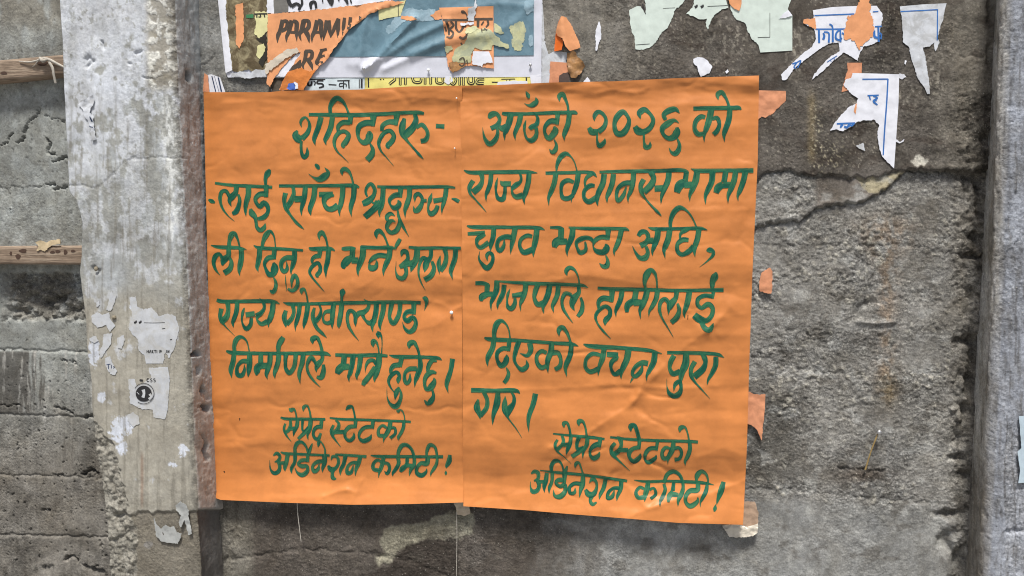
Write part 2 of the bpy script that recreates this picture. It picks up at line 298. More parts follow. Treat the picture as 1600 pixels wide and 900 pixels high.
GLYPHS = '''
@L 440 140 7.5
318,292,40 600,295,48 860,297,50 1040,292,50 1200,285,45 1450,270,45 1620,270,45 1668,280,34
235,440,5 222,390,30 240,345,38 280,325,28 315,365,25 328,430,42 300,510,55 235,575,70
185,478,24 165,530,85 200,580,90 235,590,70
230,600,35 228,690,35 240,760,40 265,795,48 300,750,48 298,675,8
462,320,65 430,440,62 385,560,55 380,590,45 395,655,3
595,320,58 575,440,62 525,560,58 510,590,45 522,650,3
570,275,40 570,200,50 600,140,65 645,102,65 700,125,50 745,180,30 785,275,26
810,310,65 800,405,48
800,385,60 720,385,60 665,430,50 660,495,32
735,680,25 722,655,60 765,590,62 785,530,50 740,490,45 680,500,50 628,560,48 617,640,38 650,720,22 720,790,12 785,855,3
1075,310,80 1070,430,40
1065,390,70 985,390,70 910,430,65 893,510,48 910,580,35 965,620,65 1015,590,80 1030,530,85 1025,485,30
1030,620,15 1068,700,48 1050,770,72 1000,825,72
@L 560 140 7.5
450,285,78 440,420,35
435,380,72 350,380,58 285,420,55 272,485,38
360,690,20 345,660,60 395,600,62 415,540,52 370,482,48 310,500,50 262,560,50 238,630,42 260,710,24 330,795,12 415,895,3
540,335,40 515,430,78 512,510,62 560,585,35 650,690,25 720,770,32 765,815,3
660,285,45 675,350,60 640,440,80 575,510,90 548,545,70
680,450,30 740,410,50 798,470,42 812,530,45 785,590,58 730,605,58
908,425,50 1008,432,55
@L 320 250 7.5
42,462,20 80,482,52 118,500,20
118,270,30 300,293,38 600,308,40 790,318,36
350,720,3 270,650,16 205,560,28 178,450,42 200,370,45 245,362,42 290,430,42
370,310,58 360,380,60 310,440,75 290,480,48 310,545,3
390,400,30 408,460,40 395,540,52 360,610,62 320,628,40
510,310,65 510,400,65 480,520,55 475,590,35 482,662,3
712,290,32 712,210,48 740,150,70 762,110,30
718,290,60 718,435,50
710,395,65 640,402,60 592,455,50 612,515,42 648,545,55 690,500,60 735,540,50 738,610,45 690,670,58 620,690,40
535,570,30 550,620,75 590,670,52 600,730,38 612,790,42 650,822,55 695,790,50 708,742,8
@L 440 250 7.5
-32,303,38 300,303,40 600,300,42 870,303,42 908,322,20
85,288,5 125,310,35 142,390,48 110,480,65 60,560,55
45,385,60 30,470,48 50,560,50 100,640,30 170,730,35 225,780,28 265,812,3
150,458,75 240,458,75
278,310,60 268,420,62 245,520,55 230,580,35 235,655,3
390,310,65 375,440,62 335,560,58 332,590,48 343,652,3
392,48,25 420,75,50 438,108,25
315,160,4 375,205,22 440,225,70 505,190,85 545,145,48 503,85,3
438,402,60 600,400,62
615,420,20 580,410,50 510,440,75 500,510,50 540,570,58 600,570,70 660,530,75
718,310,62 710,430,62 690,530,58 675,590,35 683,662,3
850,300,65 842,430,62 812,540,55 808,590,38 820,662,3
712,180,4 705,130,48 735,105,58 785,130,42 820,200,25 840,290,28
@L 560 270 7.5
105,280,20 85,225,32 105,160,40 145,128,42 190,190,45 180,260,50 140,310,70 90,345,80 48,362,62
160,340,20 185,358,28 220,330,40
290,165,60 285,280,62 265,400,60 245,460,35 252,522,3
262,340,80 180,425,75 75,518,72
220,160,28 400,168,40 800,165,40 1060,165,35 1135,175,22
495,170,68 490,290,40
485,255,62 420,265,60 365,320,45 375,375,25 420,410,60 460,395,65 478,355,58 462,318,12
458,430,22 475,520,35 520,620,35 592,748,3
430,505,5 375,478,48 332,515,50 345,565,32
435,580,5 395,560,45 345,600,55 335,650,42 380,700,50 440,680,60 480,600,50 475,540,20
600,170,62 595,280,60 560,390,58 545,440,40 548,528,3
660,340,5 665,270,45 700,245,48 745,290,38 742,360,48 700,430,65 665,450,48 643,390,5
740,325,50 800,325,38
862,235,5 842,300,48 820,380,28 820,440,32 850,480,62 900,450,55 930,380,45
878,330,60 1000,310,55
1030,165,58 1020,260,58 1000,350,50 980,420,30 978,492,3
1092,300,14 1140,315,42 1180,338,40
217,775,4 208,710,55 240,680,60 290,720,35 325,790,24 352,870,30
@L 320 350 7.5
70,248,10 150,268,40 400,280,38 488,298,8
285,290,45 288,200,48 320,120,72 350,115,55 382,170,28 412,280,20
425,280,60 428,390,62 410,500,60 402,550,38 410,608,3
180,602,3 125,530,32 103,440,48 130,370,58 170,352,40 210,410,40
278,290,55 275,370,60 225,420,80 208,470,40 212,488,5
290,390,30 312,450,48 290,530,65 225,575,68
572,250,10 620,275,38 900,292,40 1152,308,28
668,290,35 685,200,48 725,120,68 765,85,45 805,130,22 830,280,16
645,290,60 635,400,62 615,490,50 612,510,40 627,562,3
815,290,60 808,412,50
805,385,60 740,400,60 700,460,42 712,520,35 755,590,62 800,580,75 818,510,90 805,450,25
805,620,15 832,690,38 825,760,48 795,800,50 762,775,18
1050,310,60 1050,400,60 1025,500,50 1010,540,30 1012,602,3
1040,400,60 960,395,60 902,440,55 898,520,45 930,558,50 962,530,45 958,440,6
945,595,4 948,680,14 958,785,4
1015,745,8 1022,650,42 1052,600,48 1085,650,42 1080,730,48 1030,780,48 970,760,25
@L 440 350 7.5
318,275,15 345,290,42 580,290,42 625,312,12
450,290,65 442,398,40
435,372,55 385,385,52 358,415,40 360,460,26
430,625,15 415,600,50 445,560,50 452,500,42 425,455,42 365,490,45 328,560,36 355,620,25 430,710,22 505,797,3
550,295,58 540,420,58 515,530,50 515,560,35 520,637,3
443,188,3 440,130,48 470,100,62 505,140,35 530,210,25 542,295,28
702,290,30 740,290,50 830,285,45 865,295,30
835,270,65 825,400,65
830,385,60 765,430,95 730,490,75 750,510,45
820,425,75 900,428,75
955,255,70 948,380,72 905,500,55 893,550,35 898,612,3
@L 560 360 7.5
30,195,45 200,202,45 400,205,40 428,218,12
370,195,65 360,310,62 320,400,58 295,470,35 293,532,3
330,300,60 240,292,60 165,330,55 120,385,18
120,390,15 150,440,75 200,430,60 215,380,32 205,345,8
490,98,42 460,150,48 435,200,28 440,232,3
500,305,5 520,250,60 560,250,50 580,320,42 545,390,75 482,428,50
550,420,50 560,500,45 520,560,58 470,550,48 440,490,18 442,358,3
560,390,65 630,385,75
690,215,70 680,320,72 635,420,62 612,492,3
588,195,30 700,208,42 900,205,38 1200,208,38
785,702,3 735,610,18 705,510,24 715,400,35 755,325,50 800,335,38 820,380,30
850,215,50 845,310,50 800,370,70 785,430,65 775,488,5
860,360,35 885,440,50 850,530,65 775,580,62
1010,210,60 1030,300,50 1010,400,60 958,475,62
960,295,8 940,390,52 945,460,30 950,512,3
1140,215,60 1130,330,60 1092,440,58 1082,480,48 1105,577,3
@L 330 440 7.5
65,215,40 110,230,45 300,232,45 600,228,45 740,235,40 802,260,8
190,240,60 200,330,50 180,410,70 130,465,72
118,315,55 105,400,48 115,460,42 150,505,22 200,560,12 277,637,3
305,240,55 295,350,55 265,440,50 252,480,40 260,538,3
388,305,12 370,360,36 358,450,20 380,520,32 412,552,55 458,510,48 470,420,38
402,390,60 510,375,65
565,195,4 610,240,38 620,310,38 580,370,55 530,405,70
530,400,30 545,460,30 590,495,52 660,465,65
725,235,60 715,350,65 680,460,58 670,490,30 672,538,3
@L 430 430 7.5
92,318,5 150,335,38 400,335,38 800,325,45 1200,320,42
200,335,55 218,430,42 190,510,52 130,575,62
125,412,45 105,490,58 120,570,42 125,608,10
288,340,52 275,450,52 245,560,45 235,600,25 237,658,3
382,330,58 370,440,58 345,550,50 335,590,30 335,633,3
310,225,5 308,180,52 335,160,35 365,220,20 382,325,25
505,325,25 535,400,30 520,480,50 470,540,60
460,380,30 440,460,48 450,530,50 490,620,42 550,680,38 605,733,3
685,325,60 672,450,58 665,560,45 667,628,3
650,420,50 590,430,42 562,480,22 570,540,35 610,562,45 665,540,45
780,320,58 770,430,60 755,520,60 745,590,42 748,622,3
778,320,32 780,250,35 790,190,70 798,158,15
980,768,3 910,680,26 860,590,38 845,480,40 870,420,50 912,425,45 940,480,50 938,540,42 942,602,3
935,490,60 990,440,60 1050,440,60
1036,280,4 1095,325,32 1085,390,48 1030,440,62
1020,460,45 1060,530,32 1110,560,62 1170,520,65
@L 550 440 7.5
290,241,42 600,240,42 805,248,40
285,235,62 280,350,62 255,460,58 235,520,42 245,592,3
375,240,60 360,360,60 330,470,50 325,510,40 335,572,3
470,235,60 450,330,52 440,420,42 482,490,55 535,420,55 560,330,52 562,235,60
725,240,65 722,385,50
715,345,62 640,360,55 610,415,42 650,460,60 710,420,55 748,470,45 720,560,62 670,588,52 620,550,32 588,470,3
825,190,15 855,195,55 875,235,45 865,280,25 848,338,3
310,665,8 310,610,68 342,640,25 352,700,14 346,850,14
250,770,5 245,730,50 250,700,62 285,710,35 305,760,20 318,850,18
@L 350 520 7.5
25,212,22 80,230,45 400,240,42 900,240,42 1200,245,45 1252,270,8
125,230,45 120,150,50 152,70,62 200,48,42 260,90,22 297,220,14
118,240,55 105,340,60 80,430,58 80,460,45 90,532,3
300,245,60 300,350,65 290,440,55 280,522,3
290,335,60 210,335,52 155,400,40 160,490,55 205,500,55 238,440,38 238,370,6
430,240,55 430,370,60
440,370,70 390,410,85 385,455,70 378,500,15
430,385,75 520,385,70
540,240,60 535,350,62 505,450,55 495,490,40 508,543,3
640,250,60 635,330,60 605,430,55 590,480,40 597,538,3
638,245,42 640,150,58 670,90,68 695,50,52
725,245,60 718,340,42 725,420,45 765,470,55 815,410,50 835,320,50 840,245,55
930,240,60 915,350,58 885,450,50 880,500,45 892,597,3
1132,638,3 1060,570,24 985,460,35 975,370,35 1020,290,58 1060,330,38 1085,390,30
1150,240,50 1150,310,45 1100,370,70 1080,420,40 1082,462,3
1165,370,35 1165,450,58 1135,525,62 1085,515,30
1040,130,8 1038,75,68 1085,55,50 1120,110,38 1145,200,40 1150,260,45
@L 460 520 7.5
478,258,40 700,265,45 1000,262,45 1092,272,30
585,260,65 575,370,65
575,380,80 525,430,92 500,480,55
560,400,80 640,395,70
690,260,62 675,370,62 650,480,50 635,510,38 642,578,3
775,260,60 765,370,58 745,460,50 728,500,40 733,552,3
828,468,3 840,380,30 880,325,48 930,325,42 950,370,28
995,250,62 985,360,75 960,480,58 938,540,35 942,577,3
950,400,60 890,490,62 820,580,60 800,615,40
@L 570 530 7.5
285,185,10 350,202,42 700,210,40 870,225,38 902,245,8
435,200,60 408,325,50
410,300,60 340,310,60 308,350,48 305,400,35
390,522,4 392,480,50 405,430,42 375,385,42 310,425,48 278,490,38 300,560,22 348,625,8
400,560,20 370,620,60 352,712,5
400,565,15 425,640,35 412,720,45 360,790,62 300,760,35 265,690,15 258,565,3
645,220,50 650,320,60 610,440,58 592,490,38 583,562,3
610,345,55 520,350,55 470,400,38 468,480,45 490,520,42 525,480,42 530,400,10
518,108,12 525,55,68 570,35,55 610,90,35 635,170,30 645,240,35
845,260,15 790,252,50 748,310,52 735,380,35
840,395,25 780,385,58 715,440,55 700,520,40 725,590,45 775,560,75 815,490,50 810,450,8
790,590,25 805,660,38 775,725,65 735,755,50 697,712,8
1028,228,60 1010,350,55 970,480,58 958,530,48 978,632,3
@L 415 630 7.5
175,165,22 220,180,34 400,185,36 700,188,30
290,195,30 292,260,40 265,320,45 215,350,35
230,238,28 215,300,30 240,370,25 302,452,3
270,300,45 345,295,45
375,190,45 365,270,45 335,330,40 325,388,3
272,60,10 300,80,55 330,65,28 352,110,20 365,190,22
435,190,35 430,250,30 435,320,25 470,320,30
530,185,50 515,300,50 490,370,32 498,428,3
510,280,45 450,350,45 380,418,35
440,95,6 448,45,45 485,28,25 515,90,22 530,185,26
655,195,45 648,300,38
650,270,45 590,285,45 558,340,35 570,400,35 610,422,45 648,350,28
625,435,35 620,480,40 612,518,3
750,172,20 900,188,32 1100,193,32 1350,202,30 1600,212,30 1702,218,26
820,195,25 858,240,35 840,310,50 785,355,50
795,255,30 770,330,42 790,390,32 880,512,3
820,340,45 925,335,50
1055,185,50 1050,290,36
1050,270,45 980,280,50 930,340,40 940,410,35 985,438,45 1030,400,42 1035,345,12
940,80,12 970,48,50 1010,38,32 1035,100,22 1050,190,28
@L 555 630 7.5
210,200,45 198,298,42
190,275,42 110,285,45 55,340,40 45,400,30 90,442,50 170,410,48 190,365,8
415,205,50 400,290,55 360,370,50 338,410,30 330,462,3
370,290,30 320,260,35 272,310,35 280,375,45 335,380,45
420,290,35 462,290,32 470,350,35 410,410,42
570,220,40 565,280,40 530,360,40 505,400,35 513,438,3
480,85,5 505,92,45 520,75,20 550,90,18 575,150,14 580,225,20
@L 415 630 7.5
175,572,16 220,587,32 400,597,32 750,612,30
90,615,15 130,585,42 168,625,35 150,670,40 105,690,12
150,690,40 165,740,40 150,800,48 100,820,45 60,780,24 47,665,3
160,700,38 225,700,42
260,590,50 245,680,50 225,760,40 228,797,3
345,600,45 340,690,40 300,770,38 308,827,3
345,590,40 345,520,40 375,465,50 420,455,38 470,500,28 500,590,28
548,470,12 520,540,38 505,595,30
495,600,38 490,690,42
485,665,42 420,670,45 382,710,35 430,740,50 480,735,40 490,790,45 430,840,55 370,810,28 343,755,3
690,600,60 690,700,50 668,760,35 665,808,3
680,680,50 600,690,45 550,740,35 570,800,50 615,770,42 628,710,8
640,440,16 675,490,18 695,540,20 695,605,24
765,670,5 785,625,38 835,630,32 855,690,38 820,760,40 765,775,65 730,730,24
790,780,50 780,830,38 792,880,48 828,885,15
815,600,22 900,605,30 1182,625,34
935,615,50 915,710,45 880,780,40 873,848,3
1110,620,50 1090,700,50 1060,770,42 1050,852,3
1085,700,45 1010,700,40 958,750,35 960,820,45 1000,810,45 1028,725,12
@L 555 630 7.5
180,610,12 250,622,36 600,625,36 900,628,36 1030,628,38
335,615,45 320,700,50 295,780,42 280,820,25 273,872,3
310,690,30 260,668,35 212,710,42 215,770,45 290,790,50
340,700,40 385,710,40 402,770,38 372,825,38 342,795,6
500,640,45 510,700,45 470,780,42 440,820,32 440,857,3
500,630,40 510,560,45 550,495,52 600,488,45 660,540,35 688,630,38 690,720,45 650,780,42 632,852,3
610,635,40 600,720,45 550,770,62 528,805,30
590,730,50 665,730,45
850,635,50 838,705,60 770,705,50 722,760,40 725,820,48 780,845,55 835,795,28 835,765,5
835,630,20 840,560,38 875,490,48 930,510,35 955,590,32 955,700,38 920,770,38 888,820,22 884,857,3
1110,605,38 1100,680,60 1070,740,35 1068,762,3
1062,790,5 1062,815,32 1060,842,12
@R 745 130 7.5
295,350,32 330,358,45 600,358,40 900,345,45 1100,343,48 1150,343,48 1178,360,20
140,412,32 172,368,75 230,358,50 268,420,45 240,490,58 165,530,58
238,520,25 245,590,42 210,670,60 150,712,60 100,660,42 76,580,18 68,515,3
265,505,40 300,530,75 345,500,60
400,355,70 380,450,75 340,560,58 325,590,42 328,672,3
515,360,60 495,460,62 455,560,50 445,590,42 452,668,3
655,335,4 712,400,35 700,480,55 640,515,60 618,535,50
695,520,40 700,590,48 680,640,60 640,670,62 590,650,32 560,570,28 560,490,34 577,432,8
575,95,8 600,140,50 612,178,20
553,232,3 600,258,25 650,255,60 700,210,55 690,165,5
950,335,65 940,485,40
935,445,65 860,445,62 800,510,45 800,590,38 845,645,62 895,600,75 920,550,78 905,505,22
905,655,12 932,720,35 920,780,55 885,810,50 850,770,5
1085,350,60 1070,470,62 1030,580,58 1022,610,45 1030,672,3
970,215,4 968,150,58 1005,125,55 1040,190,38 1065,260,28 1075,345,32
@R 880 130 7.5
365,445,4 368,380,52 410,335,52 460,355,42 500,420,42 480,510,58 410,570,65
410,570,65 340,570,80 300,520,45
398,595,22 400,680,28 425,735,55 480,690,50 490,645,6
745,370,35 700,335,62 630,395,70 600,490,50 630,585,65 690,590,75 750,520,65 772,430,45 735,355,40
905,418,4 895,350,70 950,310,65 1010,350,42 1055,430,48 1020,520,62 940,570,70 880,560,90 840,505,55
945,595,28 948,690,28 970,750,60 1015,735,50 1018,682,5
@R 1020 130 7.5
315,352,4 265,305,60 190,320,72 130,370,58 150,430,40
310,470,4 255,435,42 180,470,75 112,530,65 125,600,42 185,645,58 250,625,78 285,565,80 285,515,35
288,645,18 312,720,42 300,785,60 258,825,62 215,805,30 190,755,5
475,297,50 700,292,50 950,288,52 1010,288,48 1038,310,10
685,310,75 660,430,75 620,550,58 603,600,38 603,692,3
615,400,45 570,390,58 508,440,58 490,530,50 530,595,62 600,590,50
695,420,40 750,405,50 780,470,45 755,555,55 710,600,55
905,300,62 890,430,68 845,560,60 835,600,45 842,688,3
768,195,4 762,130,60 805,105,55 850,160,38 885,240,32 900,310,42
@R 720 230 7.5
35,268,8 90,292,42 400,292,45 800,290,42 898,302,8
185,285,10 240,320,55 250,390,48 220,460,70 140,530,78
145,390,58 102,470,52 110,540,35 160,600,22 240,690,18 302,762,3
355,310,55 345,420,55 310,520,50 295,560,35 297,638,3
434,352,4 415,430,34 412,520,28 440,600,50 490,610,60 515,540,45 518,455,40
462,392,5 490,425,62 588,428,60
658,278,4 702,330,30 700,400,38 650,440,62 595,485,48
595,470,25 610,550,35 650,580,62 730,560,70
800,300,60 790,410,62 755,540,58 738,600,38 748,672,3
@R 850 230 7.5
18,303,40 300,298,42 500,292,40 580,308,42 618,350,8
140,300,62 120,420,60 75,540,55 55,590,38 57,688,3
145,280,20 155,200,42 200,110,62 255,75,55 310,105,22 355,170,15 392,295,16
402,305,62 385,420,62 345,540,50 325,590,25 318,652,3
350,410,40 280,388,52 218,420,55 200,500,38 220,590,52 280,600,58 345,560,48
560,310,50 505,350,45 480,400,30 485,460,25
595,450,42 540,450,55 475,510,48 470,590,45 520,638,62 620,585,65
650,290,32 900,283,42 1300,278,44 1640,273,44 1690,295,34
705,310,65 690,420,68 640,530,65 620,610,50 632,687,3
815,310,62 800,420,62 760,530,58 738,580,42 740,652,3
1050,300,62 1040,420,62 1010,530,50 985,580,35 987,652,3
1020,415,60 940,425,60 870,480,50 850,570,42 870,628,48 930,560,48 965,460,14
@R 960 230 7.5
425,285,65 460,360,62 430,440,78 345,525,75
345,375,60 308,450,55 320,530,48 370,610,22 450,700,26 510,760,32 554,808,3
470,485,75 580,480,75
640,275,68 630,380,68 590,480,62 555,570,40 545,668,3
845,285,60 830,400,62
840,400,80 765,445,105 730,530,70
820,440,80 920,440,75
970,270,72 955,380,78 910,500,62 885,560,38 885,638,3
@R 1050 230 7.5
220,250,5 290,272,45 600,272,45 955,272,55
475,280,75 465,400,68 420,500,62 392,570,42 395,672,3
630,280,65 610,410,70
600,430,70 540,475,88 515,535,62
600,442,75 690,440,70
745,280,65 730,380,68 690,490,62 660,560,42 657,662,3
860,285,72 835,400,65 790,520,55 770,570,30 778,632,3
@R 725 320 7.5
32,245,12 80,258,40 500,262,40 900,275,36 948,296,4
42,340,42 245,330,58
250,345,30 220,360,50 160,400,55 150,460,35 190,500,50 290,440,62
350,270,58 340,380,60 315,470,48 310,535,12
275,655,5 268,590,42 300,560,40 335,590,42 330,670,45 270,740,65 210,690,38 175,630,24 184,542,3
600,270,65 575,400,62 555,490,42 545,578,3
565,380,60 480,375,60 408,410,50 388,490,45 420,540,52 465,480,42 472,400,6
855,280,65 840,400,68 815,520,52 812,612,3
800,370,40 740,360,50 665,410,45 655,490,42 700,555,62 800,525,72
@R 845 320 7.5
108,265,28 220,270,45 265,290,40
240,280,70 235,390,68
225,400,75 175,445,95 160,500,52
220,430,78 310,430,72
375,270,65 365,370,70 320,480,55 305,540,35 312,602,3
325,265,22 500,275,40 900,280,42 1000,285,40 1038,302,8
612,430,35 590,400,45 540,385,50 470,400,62 418,440,45 430,510,32 465,560,55 525,530,45 520,430,20
790,285,70 785,410,42
780,380,62 700,380,55 635,420,50 615,490,18 660,545,58 740,550,72 772,500,75 758,455,15
760,585,12 785,660,42 770,715,65 730,720,50 686,682,5
945,290,62 920,400,60 880,500,52 860,540,35 862,597,3
@R 980 320 7.5
130,365,45 165,320,62 220,320,52 248,380,50 220,440,62 155,480,70
220,485,35 242,560,48 210,620,72 150,620,55 100,560,28 60,480,3
245,420,70 310,420,75
365,275,65 350,390,70 310,500,52 295,550,30 302,602,3
245,262,8 300,280,38 600,280,38 880,278,38 944,298,4
500,285,68 480,400,70 445,490,66 432,530,45 447,632,3
508,290,35 508,190,48 545,90,62 610,35,62 680,55,32 750,130,20 820,275,18
745,275,25 680,295,60 625,340,35 620,410,20
720,412,50 650,410,60 590,460,48 595,550,48 645,582,52 740,530,65 780,480,60
840,285,65 825,390,65 790,500,58 788,550,35 797,612,3
930,540,20 965,530,65 1005,545,45 1005,590,40 960,640,24 900,690,12 848,730,3
@R 735 410 7.5
58,243,48 150,245,50 215,262,35
200,255,60 190,370,60
195,370,70 135,405,80 125,455,32
180,370,68 260,370,60
310,212,60 305,320,68 260,430,52 240,480,35 243,567,3
285,218,18 600,240,42 1200,264,42 1320,272,38 1384,298,4
395,260,58 385,350,58 345,440,55 320,490,35 320,552,3
465,308,5 440,370,34 430,450,22 440,520,45 480,540,62 520,480,50 522,415,32
488,390,52 620,370,62
650,255,62 635,360,62 600,450,52 585,490,32 590,572,3
790,260,60 760,340,60 750,420,45 790,490,62 870,470,72
930,260,65 910,370,68 865,480,60 850,520,42 862,602,3
1030,270,60 1020,370,58 980,470,55 962,510,42 977,587,3
@R 850 410 7.5
342,712,3 280,630,24 225,540,35 212,440,40 250,365,50 300,370,42 340,410,30
405,280,42 408,350,50 350,425,85 330,500,60 358,568,5
430,410,30 450,480,42 440,570,58 395,635,45
272,158,4 260,100,52 300,60,50 350,80,35 390,140,20 412,230,20 405,310,38
628,300,35 800,312,45 1180,318,45 1500,328,42 1900,325,42 2105,322,50
800,320,72 790,468,45
780,430,62 690,420,65 642,460,55 640,540,30
715,742,4 722,680,62 770,620,52 770,550,48 720,515,48 645,560,45 605,630,38 625,710,24 700,810,26 785,895,4
915,335,60 895,440,60 855,530,52 840,570,35 845,642,3
1080,320,65 1060,450,70
1050,450,75 980,500,75 970,585,40
1050,470,78 1140,470,72
@R 980 410 7.5
235,320,70 215,410,72 170,520,62 150,560,42 157,662,3
355,320,62 340,420,60 290,520,50 260,570,30 253,637,3
218,320,22 205,230,48 230,140,82 275,90,55 320,120,40 345,200,22 350,320,20
545,882,3 480,770,14 410,650,25 380,560,40 395,460,50 440,430,55 478,460,45 488,530,45 482,612,3
580,320,58 570,410,55 520,480,80 490,545,50
590,480,28 610,560,48 575,650,65 515,705,55
730,330,65 715,430,70 685,540,58 668,590,40 678,657,3
1045,115,20 1030,160,85 1002,220,70 998,320,40
1012,330,50 1000,425,28
1000,395,52 900,390,50 830,430,50 828,500,45 870,532,50 950,490,62 1000,530,52 990,620,55 930,680,62 850,665,90 785,615,75
870,700,55 910,770,60 955,795,65 990,760,50 1010,710,8
@R 745 490 7.5
88,280,18 130,297,45 500,315,42 900,345,42 1130,360,42 1192,382,6
200,295,60 185,400,62 135,500,62 122,550,42 130,622,3
205,295,52 205,210,55 240,110,68 290,85,45 340,120,25 375,190,18 392,300,18
380,295,60 372,440,40
372,410,52 300,410,55 240,460,50 240,540,40 285,610,62 330,580,65 350,520,60 348,480,10
345,630,12 372,700,42 350,770,50 318,812,45
490,330,62 455,440,55 440,540,40 480,620,35 530,655,62 590,610,50 578,540,5
620,345,65 632,430,60 590,490,48 502,462,3
875,340,62 870,440,68 830,550,62 828,620,42 836,697,3
820,460,45 760,440,50 705,490,45 710,580,48 760,632,58 820,610,50
890,460,60 950,460,55 985,540,40 970,620,55 915,655,52
1110,360,55 1095,480,62 1050,590,60 1038,640,45 1057,742,3
965,265,3 962,190,60 1000,160,55 1050,210,40 1085,290,28 1105,370,35
@R 890 500 7.5
162,282,15 220,302,48 650,330,45 950,360,42 1084,395,6
405,335,60 385,450,65 345,560,42 333,662,3
370,415,40 270,395,52 195,460,45 190,560,45 240,605,55 345,570,62
435,402,62 570,410,62
575,440,20 560,440,50 490,500,52 490,580,35 530,635,52 600,600,70
690,350,75 670,460,75 620,570,62 603,630,38 605,692,3
1000,380,70 985,490,70 930,600,52 905,650,30 905,718,3
920,510,65 850,500,60 770,550,50 735,630,40 765,660,50 835,600,52 855,530,20
740,680,30 708,738,3
@R 1000 520 7.5
318,232,40 600,235,45 850,245,42 930,260,40 988,292,4
400,265,60 360,340,60 350,420,45 390,480,62 470,450,62
540,240,68 535,360,88 490,470,72 475,560,42
395,685,5 415,600,48 462,570,50 482,640,38 460,710,65 400,742,62 345,710,48 318,640,15 315,535,3
700,235,5 750,280,62 768,340,52 740,420,72 635,515,80
645,335,58 600,420,52 600,500,48 640,570,30 720,660,18 822,773,3
890,280,60 885,380,62 840,480,52 800,550,30 787,612,3
@R 720 580 7.5
120,222,55 400,228,50 660,232,45 692,262,8
270,245,50 310,340,48 300,430,55 225,525,58
205,330,25 188,420,75 215,500,50 228,558,10
435,250,55 425,370,78 385,500,52 375,570,30 373,632,3
560,212,4 620,290,35 620,370,50 560,460,82 540,535,35
520,292,8 515,380,62 515,460,60 550,540,22 640,660,14 720,785,3
875,262,65 850,380,62 800,520,55 790,600,38 798,718,3
@R 850 640 7.5
105,282,16 300,302,30 600,330,36 710,345,26
210,300,30 228,370,40 205,420,40 155,465,48
158,352,32 130,410,38 150,480,28 230,550,12 320,635,3
200,415,42 290,408,48
315,310,45 305,400,48 275,470,42 258,532,3
235,208,14 233,160,52 270,155,36 300,230,28 312,320,32
410,320,55 385,400,42 395,460,40 450,450,42
510,330,50 500,410,50 460,490,38 455,577,3
470,440,50 400,500,55 325,552,50
410,190,12 408,140,60 450,135,38 480,190,25 502,320,28
660,335,55 650,445,30
645,400,62 580,430,60 540,480,35 545,540,35 585,570,60 635,540,48 652,495,15
775,323,26 1000,347,34 1400,365,36 1700,372,38 1805,380,36
850,320,15 890,345,55 905,420,42 870,490,58 815,525,60
835,390,42 790,450,45 800,520,48 870,590,28 1007,720,3
870,475,58 985,475,52
1120,350,50 1112,465,36
1110,440,52 1040,460,50 1000,500,58 1002,560,38 1050,608,55 1118,560,50 1132,515,12
1018,255,12 1018,195,66 1060,185,50 1090,250,45 1118,360,45
@R 960 650 7.5
505,285,45 492,405,32
490,375,48 410,385,50 362,450,45 365,520,30 400,542,50 480,490,42 490,455,8
695,295,45 680,390,62 640,470,52 628,510,25 627,568,3
650,380,30 600,370,45 558,430,42 580,500,50 645,480,52
700,380,42 760,375,40 788,430,38 760,500,42 705,512,48
880,295,40 885,390,50 850,490,48 828,530,35 833,582,3
765,188,10 775,140,58 825,130,32 855,190,18 878,300,22
@R 815 700 7.5
216,262,10 400,285,32 700,312,34 950,345,34 1238,386,34
112,302,18 150,275,45 192,290,45 190,360,40 145,385,22
185,370,50 205,440,45 180,500,50 130,510,55 105,460,18 105,392,3
200,395,38 275,395,45
295,290,45 285,380,55 265,450,45 268,522,3
360,290,45 355,390,40 325,470,38 322,537,3
352,285,38 350,210,45 385,155,50 440,155,35 475,200,20 500,300,35
535,210,18 515,270,45 505,310,50
505,300,60 500,410,38
490,375,55 430,375,50 400,402,35 450,450,45 500,430,50 512,500,52 450,568,62 390,560,38 370,485,3
720,315,45 715,420,62 690,500,42 678,578,3
700,420,50 620,415,45 562,460,40 572,530,40 620,520,42 628,465,8
625,240,4 640,180,45 670,172,30 700,240,18 722,320,28
792,405,6 830,365,50 870,390,35 880,460,35 840,540,62 785,540,70 748,485,35
820,560,60 805,620,38 832,660,45 880,635,18
985,365,50 960,470,50 920,550,38 910,602,3
1170,380,50 1160,480,50 1125,560,38 1115,622,3
1150,470,45 1080,470,40 1018,520,40 1010,590,42 1060,570,48 1088,490,10
@R 980 700 7.5
82,376,8 200,392,30 500,388,32 900,410,36 1018,432,5
245,400,55 235,470,62 210,560,52 205,632,3
200,480,35 150,460,40 102,520,40 130,580,48 200,575,52
260,490,35 310,470,30 335,540,38 275,595,38
430,420,35 445,490,42 410,580,48 385,630,35 385,687,3
430,410,40 470,310,50 540,275,50 610,310,40 648,390,35 655,470,42 635,540,55 600,610,42 595,687,3
545,400,40 535,500,50
540,510,62 495,565,62 480,635,30
530,540,62 600,550,50
830,405,50 822,490,60 740,500,58 688,560,50 690,640,40 740,680,60 825,620,42 828,572,8
812,395,18 820,320,60 870,275,50 920,300,35 948,370,22 945,410,26
940,400,28 925,500,50 880,590,42 858,640,22 858,692,3
1130,395,50 1100,500,70 1065,600,40 1048,662,6
1038,660,8 1028,710,46 1022,745,15
'''
